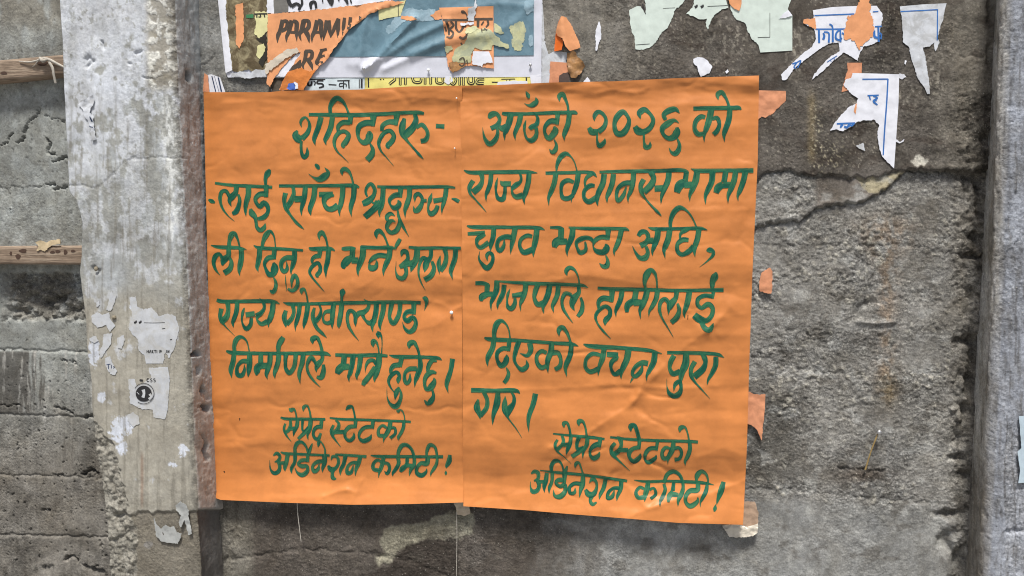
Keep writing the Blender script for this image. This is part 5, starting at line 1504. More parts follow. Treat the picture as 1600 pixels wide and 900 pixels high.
mp = nt.nodes.new('ShaderNodeMapping'); mp.inputs['Scale'].default_value = (4, 30, 60); nt.links.new(geo, mp.inputs[0])
wn1 = nnoise(nt, 3.0, 6, 0.7, mp.outputs[0], 0.6); wn2 = nnoise(nt, 30, 4, 0.6, geo)
wc = ramp(nt, wn1.outputs[0], [(0.3, tuple(lin(98, 82, 68))), (0.5, tuple(lin(138, 120, 102))), (0.7, tuple(lin(166, 150, 132)))])
wc2 = ramp(nt, wn2.outputs[0], [(0.35, (0.7, 0.68, 0.66)), (0.6, (1.05, 1.05, 1.05))])
nt.links.new(mixc(nt, wc.outputs[0], wc2.outputs[0], 0.7, 'MULTIPLY'), b.inputs['Base Color']); b.inputs['Roughness'].default_value = 0.8
bp = nt.nodes.new('ShaderNodeBump'); bp.inputs['Distance'].default_value = 0.002; nt.links.new(wn1.outputs[0], bp.inputs['Height']); nt.links.new(bp.outputs[0], b.inputs['Normal'])
M_KNOT, nt, b = nodes_of('dark_knot'); b.inputs['Base Color'].default_value = (*lin(70, 50, 38), 1); b.inputs['Roughness'].default_value = 0.8

bn = sheet('vinyl_banner', [(338, -25, 1), (847, -25, 1), (846, 120, 1), (700, 121, 1), (560, 121, 1), (420, 121, 1), (356, 121, 1), (352, 112, 1)], d_banner, M_WHITE_OLD, jag=0.2, cell=3, seed=3, thick=0.5)
bn.data.materials[0] = M_VINYL
tag(bn, 'slate blue vinyl banner with a white border nailed above the orange posters', 'banner')
sheet('printed_field', [(416, -22, 1), (834, -22, 1), (834, 86.5, 1), (700, 88, 1), (560, 88.5, 1), (416, 89, 1)], lambda X, Y: d_banner(X, Y) + 1.0, M_BLUE, bn, jag=0.1, cell=3, seed=4, thick=0.1)
sheet('folded_hem', [(338, -22, 1), (352, -22, 1), (364, 109, 1), (353, 114, 1)], lambda X, Y: d_banner(X, Y) + 2.2 * np.clip(1 - np.abs((X - 351 - (Y - 50) * 0.1) / 9) ** 2, 0, 1) + 0.3, M_WHITE, bn, jag=0.2, cell=3, seed=5)

def pin(px, py, d, label=None, parent=None, head='white', r=2.6, name='push_pin'):
    """nail or push pin: round head on a short shank"""
    me = bpy.data.meshes.new(name); bm = bmesh.new()
    c = W(px, py, d * 1e-3); r = r * 0.0011
    bmesh.ops.create_uvsphere(bm, u_segments=14, v_segments=8, radius=r)
    for v in bm.verts: v.co = Vector((v.co.x, v.co.y * 0.55 - 0.004, v.co.z))
    g2 = bmesh.ops.create_cone(bm, cap_ends=True, segments=10, radius1=r * 0.4, radius2=r * 0.32, depth=0.006)['verts']
    for v in g2: v.co = Vector((v.co.x, v.co.z - 0.001, v.co.y))
    bm.to_mesh(me); bm.free(); me.materials.append(M_PIN if head == 'white' else M_STEEL)
    me.polygons.foreach_set('use_smooth', np.ones(len(me.polygons), bool))
    o = bpy.data.objects.new(name, me); COL.objects.link(o); o.location = c
    if parent: o.parent = parent
    return o
for x, y, hd in [(569, 108, 'steel'), (670, 110, 'white'), (829, 102, 'steel')]:
    pin(x, y, float(d_banner(np.array(x * 1.0), np.array(y * 1.0))), parent=bn, head=hd, name='nail')

# mouldy flyer caught under the left end of the banner
onb = lambda k, f=0.0: (lambda X, Y: d_banner(X, Y) + 0.9 + k + f * fbm(X / 14, Y / 10, int(k * 10) + 5, 3))
o = sheet('stained_flyer', [(354, -20, 1), (420, -20, 1), (419, 112), (395, 114), (388, 108), (372, 113), (363, 110), (357, 60), (353, 20)], onb(0.8, 1.0), M_STAIN, jag=1.0, cell=4, seed=6)
tag(o, 'brown mouldy flyer in the left end of the vinyl banner', 'flyer')
sheet('orange_strip', [(368, 8), (380, 4), (381, 60), (374, 76), (369, 70)], onb(1.6, 0.6), M_OR_OLD, o, jag=0.8, seed=7)
sheet('cream_patch', [(398, 18), (418, 18), (418, 48), (405, 60), (397, 52), (400, 38)], onb(1.7, 0.6), M_CREAM, o, jag=1.4, seed=8)
sheet('cream_patch', [(402, 72), (412, 68), (414, 80), (406, 92), (400, 86)], onb(1.7, 0.6), M_CREAM, o, jag=1.2, seed=9)
sheet('black_patch', [(400, 60), (416, 48), (418, 90), (410, 104), (404, 96), (412, 78), (408, 66)], onb(1.4, 0.3), paper('black_area', (48, 44, 38), wr=0.6), o, jag=1.2, seed=10)
strokes_mesh('printed_letters', parse('''@x 300 0 4
388,88,8 440,86,8 470,86,8
405,92,8 405,110,8
425,90,7 430,104,7 415,106,7
450,88,7 455,108,7''')and [s for _, s in parse('''@x 300 0 4
388,88,8 440,86,8 470,86,8
405,92,8 405,110,8
425,90,7 430,104,7 415,106,7
450,88,7 455,108,7''')], onb(1.7, 0.6), M_BLACK, o)
sheet('green_patch', [(384, 23), (396, 22), (396, 28), (384, 28)], onb(1.9, 0.4), paper('green_area', (60, 120, 80)), o, jag=0.5, seed=12)
sheet('torn_white_edge', [(360, 114), (380, 112), (390, 116), (400, 108), (418, 110), (418, 120), (385, 122), (362, 120)], onb(1.6, 0.8), M_WHITE_OLD, o, jag=1.4, seed=13)

# black and white flyer along the very top
o = sheet('printed_flyer', [(417, -20, 1), (610, -20, 1), (612, 0), (560, 8), (520, 14), (470, 17), (428, 22), (417, 20)], onb(2.0, 0.5), M_WHITE, jag=1.0, cell=4, seed=14)
tag(o, 'black and white printed flyer along the top, above the torn orange sheet', 'flyer')
sheet('grey_panel', [(427, -18, 1), (452, -18, 1), (450, 19), (428, 21)], onb(2.5, 0.5), paper('grey_print', (112, 110, 106), grain=90), o, jag=0.5, seed=15)
strokes_mesh('printed_letters', [s for _, s in parse('''@x 410 0 6
240,-40,40 250,20,36 275,60,30
270,60,34 320,35,28 352,60,28 340,95,22
365,-20,20 372,30,22 350,80,12
455,85,16 455,30,34 490,18,28 505,78,22
610,-30,34 630,10,32 640,40,20
655,-30,30 655,20,24 645,55,16
760,-30,24 790,10,28 800,40,14
820,-20,14 835,30,14
560,-30,12 565,20,12
700,-30,10 720,10,12''')], onb(2.5, 0.5), M_BLACK, o)

# torn orange sheet with brush lettering
def d_param(X, Y):
    return d_banner(X, Y) * 0.35 + 6.2 + 0.9 * fbm(X / 40, Y / 30, 321, 3) + 3.2 * sst(5, -1, dline(X, Y, [(610, 5), (575, 20), (540, 50), (505, 98), (478, 140)])) + 1.0 * sst(100, 140, Y)
o = sheet('torn_poster', [(418, 22), (470, 18), (515, 13), (560, 7), (610, 1), (632, 3), (618, 8), (590, 16), (575, 23), (560, 36), (545, 46), (534, 62), (522, 75), (512, 92), (500, 102), (490, 115), (480, 130), (474, 140),
                           (436, 141), (441, 128), (449, 116), (460, 98), (470, 82), (462, 84), (450, 95), (440, 106), (430, 120), (422, 136), (417, 132), (417, 115), (424, 104), (438, 90), (454, 78), (440, 84), (424, 96), (418, 98)],
          d_param, M_OR_OLD, jag=0.9, cell=4, seed=16)
tag(o, 'torn orange sheet with dark English brush lettering, peeling off the banner', 'poster')
sheet('torn_white_lining', [(414, 100), (432, 88), (450, 76), (463, 74), (468, 80), (452, 88), (438, 98), (424, 110), (416, 116)], lambda X, Y: d_param(X, Y) + 1.8 + 1.2 * fbm(X / 8, Y / 8, 5), M_FIBRE, o, jag=1.5, cell=3, seed=17)
sheet('torn_white_lining', [(436, 112), (450, 96), (463, 85), (470, 82), (468, 92), (455, 108), (444, 120), (428, 120)], lambda X, Y: d_param(X, Y) - 1.2, M_WHITE, o, jag=1.0, cell=3, seed=18)
sheet('lower_flap', [(450, 112), (470, 106), (484, 112), (494, 108), (482, 126), (474, 141), (437, 141), (442, 126)], lambda X, Y: d_param(X, Y) + 0.6 + 1.3 * fbm(X / 14, Y / 12, 9), paper('darker_orange', (196, 118, 58), wr=1.5), o, jag=0.7, cell=3, seed=19)
pp = [s for _, s in parse(PARAM)]; i0 = 0
for cnt in (2, 3, 4, 3, 4, 1, 1, 1, 3, 4, 4):
    strokes_mesh('painted_letter', pp[i0:i0 + cnt], d_param, M_INK, o, lift=0.3, rag=0.5); i0 += cnt
o = sheet('blue_scrap', [(447, 138), (452, 130), (459, 129), (465, 134), (464, 139), (456, 141)], lambda X, Y: d_param(X, Y) + 3.5 + 2 * fbm(X / 4, Y / 4, 3), paper('blue_foil', (78, 108, 186), rough=0.3, wr=2), jag=1, step=1.5, cell=2, seed=20)
tag(o, 'small crumpled blue and silver scrap on the peeling orange flap', 'scrap')
sheet('silver_fold', [(459, 128), (465, 130), (466, 138), (461, 139), (462, 134)], lambda X, Y: d_param(X, Y) + 5.5, M_WHITE, o, jag=0.8, step=1.5, cell=2, seed=21)

o = sheet('torn_flyer', [(591, 10), (634, 0, 1), (630, 12), (626, 25, 1), (612, 27), (592, 32, 1)], onb(1.0, 0.4), M_CREAM, jag=0.7, cell=4, seed=22)
tag(o, 'small pale yellow paper piece beside the torn edge on the blue banner', 'scrap')
strokes_mesh('printed_line', [[(622, 0, 1.0), (622.5, 25, 1.0)]], onb(1.0, 0.4), M_BLACK, o)
o = sheet('paste_residue', [(626, 18), (640, 12), (655, 16), (680, 14), (688, 30), (665, 33), (640, 31), (628, 36), (618, 48), (606, 54), (602, 44), (612, 34)], onb(0.5, 0.3), M_RESB, jag=1.6, step=2, cell=4, seed=23, thick=0.1)
tag(o, 'pale smeared paste and paper fuzz in the middle of the blue banner', 'paste')
sheet('orange_fuzz', [(628, 24), (645, 26), (652, 31), (636, 32), (626, 29)], onb(1.1, 0.3), M_OR_OLD, o, jag=1, seed=24, thick=0.1)
sheet('orange_fuzz', [(672, 24), (688, 14), (690, 30), (680, 31)], onb(1.1, 0.3), M_OR_OLD, o, jag=1, seed=25, thick=0.1)

# orange scrap with curly lettering and the papers stuck over it
d_sc = onb(1.4, 0.5)
o = sheet('torn_poster', [(686, 12, 1), (771, 9.5, 1), (771.5, 107, 1), (760, 106), (750, 104), (738, 103), (727, 103), (716, 110), (706, 113), (700, 104), (696, 70), (694, 50), (691, 28)], d_sc, M_OR_OLD, jag=0.8, cell=4, seed=26)
tag(o, 'orange scrap with curly dark brush lettering, over the right half of the banner', 'poster')
strokes_mesh('brush_lettering', [s for _, s in parse(CURLY)], d_sc, M_INK, o, rag=0.4)
for k, (nm, pts, mt, dp) in enumerate([('yellow_patch', [(732, 52), (745, 47), (757, 43), (768, 48), (778, 58), (785, 66), (795, 70), (794, 76), (784, 73), (770, 70), (768, 78), (750, 78), (742, 74), (738, 80), (735, 98), (720, 98), (708, 98), (706, 90), (712, 76), (726, 68)], M_RES, 1.0),
                                     ('yellow_patch', [(727, 45), (740, 40), (748, 44), (736, 52), (727, 52)], M_RES, 1.1), ('yellow_patch', [(694, 74), (705, 70), (708, 76), (698, 84)], M_RES, 1.0),
                                     ('white_patch', [(739, 80, 1), (764, 80.5, 1), (769, 92), (770, 98), (756, 99), (754, 105), (738, 100)], M_WHITE, 1.6),
                                     ('white_patch', [(719, 36), (740, 34), (740, 38), (720, 40)], M_WHITE, 1.7), ('white_patch', [(733, 12), (742, 9), (744, 20), (740, 33), (732, 33), (731, 20)], M_WHITE_OLD, 1.5),
                                     ('white_patch', [(741, -6), (744, -6), (745, 12), (741, 12)], M_WHITE_OLD, 1.5), ('brown_curl', [(701, 98), (712, 96), (727, 102), (716, 110), (706, 113)], M_BROWN, 1.6)]):
    q = sheet(nm, pts, (lambda dp: lambda X, Y: d_sc(X, Y) + dp + 0.4 * fbm(X / 8, Y / 8, 13))(dp), mt, o, jag=1.1, step=2, cell=4, seed=30 + k)
strokes_mesh('printed_curls', [[(s[0], s[1], s[2]) for s in st] for _, st in parse('''@x 690 0 6
165,560,12 200,540,14 218,590,14 190,620,12 165,600,12
235,560,12 245,600,10
370,265,8 380,300,8
400,262,8 425,285,8
375,280,6 430,275,6''')], lambda X, Y: d_sc(X, Y) + 1.6, M_INK, o, rag=0.3)
o = sheet('paste_residue', [(795, 44), (806, 36), (817, 33), (822, 46), (819, 60), (815, 78), (804, 79), (799, 66), (800, 54)], onb(0.6, 0.4), M_RES, jag=1.6, step=2, cell=4, seed=41, thick=0.1)
tag(o, 'upright yellowish paper residue near the right edge of the blue banner', 'scrap')
o = sheet('paste_residue', [(772, 36), (782, 42), (788, 52), (780, 53), (772, 48)], onb(0.6, 0.3), M_RES, jag=1.2, step=2, cell=4, seed=42, thick=0.1)
tag(o, 'small yellowish residue touching the right edge of the curly lettered orange scrap', 'scrap')
o = sheet('paste_residue', [(820, 2), (834, -4), (834, 18), (828, 20), (822, 22), (818, 14)], onb(0.6, 0.3), M_RESB, jag=1.4, step=2, cell=4, seed=43, thick=0.1)
tag(o, 'pale blue paper residue at the upper right corner of the banner', 'scrap')
o = sheet('paste_residue', [(826, 56), (832, 54), (833, 70), (828, 74), (826, 66)], onb(0.6, 0.3), M_RESB, jag=0.9, step=2, cell=3, seed=44, thick=0.1)
tag(o, 'narrow white residue strip low on the right border of the banner', 'scrap')

# printed strips between banner and posters
d_str = lambda X, Y: 3.2 + 0.4 * fbm(X / 30, Y / 30, 331, 2)
o = sheet('printed_flyer', [(424, 112, 1), (572, 112, 1), (572, 142, 1), (424, 144, 1)], d_str, paper('pale_blue_white_paper', (198, 210, 214), wr=0.3), jag=0.2, cell=4, seed=45)
tag(o, 'white printed flyer showing as a strip under the left half of the banner', 'flyer')
sheet('dark_patch', [(422, 121), (444, 122), (440, 143), (424, 143)], lambda X, Y: d_str(X, Y) + 0.3, paper('dark_strip', (84, 76, 66), var=0.3), o, jag=0.7, seed=46)
strokes_mesh('printed_letters', [s for _, s in parse(STRIP)], d_str, M_BLACK, o)
o = sheet('yellow_flyer', [(570, 112, 1), (844, 112, 1), (845, 134, 1), (570, 142, 1)], lambda X, Y: d_str(X, Y) + 0.3, M_YELL, jag=0.2, cell=4, seed=47)
tag(o, 'yellow flyer with bold black outlined letters, a strip under the right half of the banner', 'flyer')
yl = parse(HOLLOW)
strokes_mesh('printed_letters', [s for _, s in yl], lambda X, Y: d_str(X, Y) + 0.3, M_BLACK, o)
strokes_mesh('letter_filling', [[(x, y, w * 0.27) for x, y, w in s] for _, s in yl if s[0][2] > 3], lambda X, Y: d_str(X, Y) + 0.8, M_YINK, o)
for k, pts in enumerate([[(778, 128), (800, 126), (824, 127), (824, 134), (776, 135)], [(828, 118, 1), (846, 116, 1), (846, 132, 1), (830, 133, 1)], [(696, 120), (706, 119), (708, 126), (700, 132), (694, 128)]]):
    sheet('white_patch', pts, lambda X, Y: d_str(X, Y) + 1.2, M_WHITE, o, jag=0.6, step=2, cell=3, seed=48 + k)

# things right of the banner
wl = lambda k, f=0.3, s=1: (lambda X, Y: wall_low(X, Y) + 0.2 + k + f * fbm(X / 16, Y / 16, 340 + s, 3))
o = sheet('dirty_flyer', [(847, -15, 1), (851, 60), (856, 84), (868, 80), (886, 82), (886, 100), (862, 98), (858, 130), (846, 132)], wl(1.2), M_WHITE_OLD, jag=1.2, cell=4, seed=52)
tag(o, 'dirty white paper edge running down along the right side of the banner', 'scrap')
o = sheet('torn_poster', [(860, 96, 1), (887, 98), (890, 112), (886, 129), (858, 131)], wl(2.2), M_PEACH, jag=0.8, cell=4, seed=53)
tag(o, 'faded peach scrap with a dark round mark, above the right poster', 'scrap')
sheet('dark_mark', [(873, 129), (874, 118), (880, 114), (889, 113), (890, 130)], wl(2.7), paper('dark_mark_ink', (84, 70, 64)), o, jag=0.5, seed=54)
o = sheet('brown_paper', [(886, 84), (897, 78), (902, 88), (911, 96), (914, 104), (908, 114), (899, 122), (892, 121), (887, 108)], lambda X, Y: wall_low(X, Y) + 5 + 4 * fbm(X / 12, Y / 18, 351, 3), M_BROWN, jag=1.0, step=2, cell=3, seed=55)
tag(o, 'crumpled wet brown paper below the folded orange scrap', 'scrap')
def d_fold(X, Y):
    return wall_low(X, Y) + 4 + 10 * np.exp(-((X - 879 - (Y - 50) * 0.10) / 9) ** 2) + 1.5 * fbm(X / 18, Y / 18, 352)
o = sheet('folded_orange_scrap', [(877, 25), (885, 27), (891, 36), (897, 48), (905, 66), (907, 74), (900, 77), (891, 80), (884, 73), (879, 60), (873, 57), (868, 50), (872, 36)], d_fold, M_OR_OLD, jag=0.5, step=2, cell=3, seed=56)
tag(o, 'folded orange paper scrap sticking out right of the banner', 'scrap')
sheet('shaded_fold', [(876, 27), (880, 40), (874, 56), (880, 64), (878, 78), (866, 80), (867, 66), (869, 48), (872, 36)], lambda X, Y: wall_low(X, Y) + 3 + 6 * sst(866, 880, X), M_ORD, o, jag=0.5, step=2, cell=3, seed=57)
for k, (pts, lb) in enumerate([([(936, 33), (939, 42), (939.5, 60), (936, 66), (933, 79), (930.5, 79), (931, 64), (930, 55), (932, 44)], 'thin upright white paper sliver on bare wall right of the folded orange scrap'),
                             ([(1083, 92), (1090, 89), (1098, 90), (1106, 95), (1113, 104), (1109, 114), (1095, 120), (1091, 112), (1089, 103), (1084, 99)], 'white paper chip just above the top edge of the right poster'),
                             ([(911, 128), (918, 120), (922, 125), (921, 131), (912, 131)], 'small white paper tip poking up behind the top of the right poster'),
                             ([(1337, 228), (1349, 223), (1352, 236), (1342, 232)], 'small grey white chip left of the hanging strip of the ruled leaflet'),
                             ([(1133, 112), (1137, 108), (1139, 112), (1135, 115)], 'tiny white fleck above the poster, right of the white chip'),
                             ([(1405, 115), (1413, 116), (1416, 120), (1410, 124), (1405, 122)], 'tiny curled white scrap at the upper right corner of the ruled leaflet'),
                             ([(1398, 216), (1406, 222), (1413, 217), (1412, 221), (1406, 224), (1399, 221)], 'tiny torn white scrap right of the hanging strip of the ruled leaflet'),
                             ([(1414, 94), (1417, 95), (1415, 101), (1413, 99)], 'speck of white paper beside the long hanging tail of the plain leaflet')]):
    o = sheet('paper_chip', pts, wl(1.6, 1.2, k), M_WHITE if k != 3 else M_WHITE_OLD, jag=0.5, step=1.6, cell=3, seed=60 + k); tag(o, lb, 'scrap')

# pale green leaflets
o = sheet('torn_leaflet', [(1005, -15, 1), (1080, -15, 1), (1066, 6), (1056, 14), (1049, 30), (1043, 44), (1034, 50), (1025, 66), (1014, 75), (1000, 78, 1), (993, 77), (992, 62), (986, 44), (983, 16), (994, 10), (1001, 10), (1008, 22), (1009, 12)], wl(1.2, 0.5, 3), M_PALE, jag=1.0, step=2.2, cell=4, seed=71)
tag(o, 'pale green torn leaflet, the left and tallest of the pale pieces along the top', 'leaflet', 'remains of pale leaflets')
strokes_mesh('printed_line', [[(994, 70, .8), (1015, 68.5, .8)], [(1036, 13, .6), (1055, 12, .6)], [(1004, 6, 1.6), (1009, 22, .8)]], wl(1.2, 0.5, 3), M_BLACK, o)
o = sheet('torn_leaflet', [(1088, -15, 1), (1130, -15, 1), (1138, 12), (1130, 14), (1118, 22), (1110, 34), (1106, 46), (1103, 40), (1105, 29), (1092, 30), (1083, 25), (1072, 22), (1082, 12)], wl(1.2, 0.5, 4), M_PALE, jag=1.0, step=2.2, cell=4, seed=72)
tag(o, 'pale green torn leaflet with printed quotation marks, the middle piece along the top', 'leaflet', 'remains of pale leaflets')
strokes_mesh('printed_letters', [s for _, s in parse('''@x 900 0 4
742,45,18 755,38,14 756,28,5
780,45,18 793,38,14 794,28,5
822,40,3 950,33,3''')], wl(1.2, 0.5, 4), M_BLACK, o)
o = sheet('torn_leaflet', [(1140, -15, 1), (1232, -15, 1), (1236, 0), (1231, 14), (1238, 24, 1), (1238, 79, 1), (1188, 82, 1), (1185, 70), (1174, 60), (1168, 48), (1164, 36), (1150, 30), (1142, 16)], wl(1.2, 0.5, 5), M_PALE, jag=0.9, step=2.2, cell=4, seed=73)
tag(o, 'pale green torn leaflet with a printed corner line, the right one along the top', 'leaflet', 'remains of pale leaflets')
strokes_mesh('printed_line', [[(1203, 20, .8), (1203, 58, .8)], [(1184, 58.5, .8), (1203, 58, .8)]], wl(1.2, 0.5, 5), M_BLACK, o)
sheet('paper_fold', [(1217, 29), (1225, 20), (1232, 16), (1238, 24), (1228, 28)], wl(2.6, 1.5, 6), M_WHITE, o, jag=0.4, step=2, cell=3, seed=74)
o = sheet('orange_scrap', [(1136, -10), (1160, -10), (1158, 8), (1155, 17), (1148, 14), (1140, 6)], wl(2.4, 1.0, 7), M_OR_OLD, jag=0.6, cell=3, seed=75)
tag(o, 'small orange scrap on the pale leaflets at the top edge', 'scrap')

# blue printed leaflets
d_l1 = wl(1.4, 0.5, 9)
o = sheet('ruled_leaflet', [(1270, 16, 1), (1300, 11, 1), (1345, 9, 1), (1370, 9), (1379, 22), (1379, 30), (1375, 46), (1373, 64), (1362, 70), (1350, 72), (1345, 80), (1340, 95), (1330, 88), (1318, 82), (1300, 97), (1285, 112), (1269, 124), (1272, 116), (1284, 102), (1298, 88), (1312, 80),
                           (1310, 66), (1296, 68), (1282, 76), (1268, 86), (1252, 98), (1240, 108), (1229, 124), (1222, 125), (1220, 117), (1230, 107), (1243, 94), (1256, 82), (1268, 74), (1275, 60), (1272, 45), (1257, 37), (1258, 30), (1272, 30)], d_l1, M_WHITE, jag=0.7, step=2, cell=4, seed=76)
tag(o, 'torn white leaflet with blue headline lettering and two dangling strips, upper right', 'leaflet', 'blue printed leaflets')
strokes_mesh('printed_letters', [s for _, s in parse(BLUE1)], d_l1, M_BLUEINK, o)
sheet('orange_remnant', [(1256, 30), (1266, 30), (1274, 27), (1275, 46), (1270, 44), (1262, 38), (1255, 36)], lambda X, Y: d_l1(X, Y) + 0.5, M_OR_OLD, o, jag=1, step=2, cell=3, seed=77)
sheet('orange_remnant', [(1340, 8), (1346, -12), (1358, -12), (1360, 20), (1365, 30), (1364, 56), (1358, 62), (1350, 68), (1342, 78), (1336, 66), (1330, 60), (1320, 62), (1318, 46), (1322, 40), (1324, 26), (1334, 24)], lambda X, Y: d_l1(X, Y) + 0.8 + 0.5 * fbm(X / 9, Y / 9, 4), M_OR_OLD, o, jag=1.8, step=1.8, cell=3, seed=78)
o = sheet('plain_leaflet', [(1406, 10, 1), (1440, 7, 1), (1479, 5, 1), (1476, 16), (1474, 30), (1468, 46), (1465, 60), (1468, 66), (1462, 80), (1460, 74), (1460, 66), (1452, 73), (1442, 74), (1446, 90), (1449, 108), (1452, 130), (1453, 147), (1449, 147), (1444, 136), (1434, 122), (1430, 108), (1424, 92), (1420, 73), (1411, 66), (1410, 40)],
          wl(1.5, 0.8, 11), M_WHITE_OLD, jag=0.7, step=2, cell=4, seed=80)
tag(o, 'white leaflet with only a blue border corner and a long hanging tail, far upper right', 'leaflet', 'blue printed leaflets')
strokes_mesh('printed_line', [[(1407, 18, 1.7), (1465, 15, 1.7)], [(1465, 14.5, 1.8), (1464.5, 63, 1.8)]], wl(1.5, 0.8, 11), M_BLUEINK, o)
d_l3 = wl(2.0, 0.8, 12)
o = sheet('orange_scrap', [(1324, 98, 1), (1347, 98, 1), (1346, 118), (1334, 130), (1326, 142), (1315, 144), (1320, 122), (1324, 112)], wl(1.0, 0.3, 13), M_PEACH, jag=0.8, cell=3, seed=81)
tag(o, 'faded orange scrap half hidden behind the ruled white leaflet', 'scrap')
o = sheet('ruled_leaflet', [(1332, 114, 1), (1370, 115, 1), (1405, 116, 1), (1404, 160, 1), (1400, 220, 1), (1397, 263), (1387, 254), (1378, 244), (1373, 226), (1371, 205), (1374, 196), (1366, 187), (1352, 188), (1340, 190), (1330, 198), (1318, 205), (1306, 202), (1297, 204), (1304, 192), (1316, 178), (1328, 166), (1338, 162), (1341, 154), (1332, 148), (1324, 140), (1318, 132), (1322, 124), (1330, 122)], d_l3, M_WHITE, jag=0.7, step=2, cell=4, seed=82)
tag(o, 'white leaflet with a blue ruled corner and a pointed strip hanging down', 'leaflet', 'blue printed leaflets')
strokes_mesh('printed_letters', [s for _, s in parse(BLUE3)], d_l3, M_BLUEINK, o)
sheet('orange_remnant', [(1337, 162), (1339, 162), (1337, 178), (1334, 174)], lambda X, Y: d_l3(X, Y) + 0.5, M_OR_OLD, o, jag=0.3, step=2, cell=2, seed=83)

# orange remnants around the right poster
for k, (pts, mt, lb, dd) in enumerate([
        ([(1176, 141, 1), (1228, 142, 1), (1228, 157), (1218, 167), (1207, 178), (1196, 184), (1190, 182), (1180, 190), (1172, 188)], M_PEACH, 'peach paper corner showing behind the upper right edge of the right poster', 1.5),
        ([(1187, 455), (1186, 440), (1190, 426), (1199, 420), (1203, 418), (1207, 424), (1207, 445), (1205, 459), (1198, 458)], M_PEACH, 'small crumpled peach scrap on rough concrete right of the right poster', -2.0),
        ([(1160, 612), (1172, 612), (1178, 616), (1196, 616, 1), (1195, 640), (1193, 660), (1190, 688), (1184, 674), (1174, 664), (1160, 660)], M_PEACH, 'pointed peach scrap sticking out beside the lower right edge of the right poster', -1.0),
        ([(1150, 784), (1180, 784), (1185, 800), (1184, 826), (1150, 826)], M_PTAN, 'crinkled brown parcel tape under the lower right corner of the right poster', 1.5),
        ([(705, 778), (732, 778), (735, 802), (726, 806), (714, 804), (712, 792)], M_TAPE, 'crinkled tape scrap under the seam where the two posters meet', 2.0)]):
    o = sheet('paper_remnant', pts, (lambda dd, k: lambda X, Y: wall_low(X, Y) + dd + 2.2 * fbm(X / 20, Y / 14, 360 + k, 3))(dd, k), mt, jag=0.7, step=2, cell=3, seed=90 + k); tag(o, lb, 'scrap')
    if k == 3: sheet('pale_underside', [(1128, 821), (1150, 819), (1168, 823), (1184, 818), (1184, 832), (1176, 838), (1158, 840), (1140, 839)], lambda X, Y: wall_low(X, Y) + 4 + 4.5 * fbm(X / 10, Y / 5, 377, 3), paper('crinkled_pale_film', (208, 200, 184), var=0.1, rough=0.35, wr=2.5, spec=0.6), o, jag=0.6, step=2, cell=2.5, seed=99)
# curled white paper at the upper left corner
o = sheet('curled_paper', [(319, 142), (320, 118, 1), (330, 116, 1), (344, 121, 1), (352, 144, 1), (338, 146)], lambda X, Y: 4 + 5 * np.exp(-((X - 338) / 7) ** 2), M_WHITE, jag=0.3, cell=2.5, seed=96)
tag(o, 'curled striped white paper at the upper left corner of the left poster', 'scrap')
sheet('orange_edge', [(317, 143), (319, 114), (325, 118), (327, 144)], lambda X, Y: 6 + 0 * X, M_PEACH, o, jag=0.3, cell=3, seed=97)
strokes_mesh('printed_line', [[(331, 119, 1.6), (337, 143, 1.6)], [(341, 121, 2.2), (346, 143, 2.2)], [(335, 119, .6), (342, 143, .6)]], lambda X, Y: 4 + 5 * np.exp(-((X - 338) / 7) ** 2), M_NAVY, o)

# ------------------------------------------------------------------ papers on the whitewashed pillar
pd = lambda k, f=0.3, s=1: (lambda X, Y: 83 + 1.6 * fbm(X / 60, Y / 60, 93, 3) + 0.75 + k + f * fbm(X / 12, Y / 12, 380 + s, 3))
M_PW = paper('pasted_white_scrap', (184, 187, 191), var=0.07, rough=0.85, wr=0.4, stain=(168, 164, 152), stain_amt=0.4)
M_GREYP = paper('weathered_grey_scrap', (160, 162, 160), var=0.12, rough=0.7, wr=1.2)
o = sheet('pasted_notice', [(203, 465), (212, 463), (215, 480), (224, 484), (236, 480), (248, 494), (262, 490), (274, 494), (280, 515), (274, 540), (264, 560), (258, 550), (255, 568, 1), (228, 568, 1), (226, 556), (217, 548), (215, 530), (208, 524), (200, 512), (206, 494)], pd(0, .2, 1), M_PW, jag=0.9, step=2, cell=4, seed=101)
tag(o, 'torn white notice with quotation marks on the pillar, the largest paper there', 'notice')
strokes_mesh('printed_letters', [s for _, s in parse(NOTICE)], pd(0, .2, 1), M_BLACK, o, lift=0.25)
o = sheet('pasted_notice', [(232, 575), (262, 573, 1), (265, 590), (264, 612), (262, 640, 1), (258, 655), (240, 652), (238, 640), (222, 640), (203, 630), (201, 592, 1), (210, 592), (214, 604), (222, 600), (236, 590)], pd(0, .2, 2), M_PW, jag=0.9, step=2, cell=4, seed=102)
tag(o, 'torn notice with a round black emblem on the pillar, below the quotation mark notice', 'notice')
strokes_mesh('printed_letters', [s for _, s in parse(EMBLEM)], pd(0, .2, 2), M_BLACK, o, lift=0.25)
a = [(224.5 + 12.5 * math.cos(t), 615 + 12.5 * math.sin(t)) for t in np.linspace(0, 2 * math.pi, 25)[:-1]]
em = sheet('emblem_disc', [(x, y, 1) for x, y in a], lambda X, Y: pd(0, .2, 2)(X, Y) + 0.8, M_BLACK, o, jag=0, step=4, cell=4, seed=103, thick=0.05)
strokes_mesh('emblem_figure', [s for _, s in parse('''@x 0 400 4
895,835,22 900,860,16 893,885,20
935,862,16 945,880,14 930,895,16
870,865,4 855,850,4''')], lambda X, Y: pd(0, .2, 2)(X, Y) + 0.8, M_PW, o, lift=0.3)
strokes_mesh('emblem_ring', [[(224.5 + 16 * math.cos(t), 615 + 16 * math.sin(t), .9) for t in np.linspace(-2.6, 2.2, 20)]], pd(0, .2, 2), M_BLACK, o, lift=0.9)
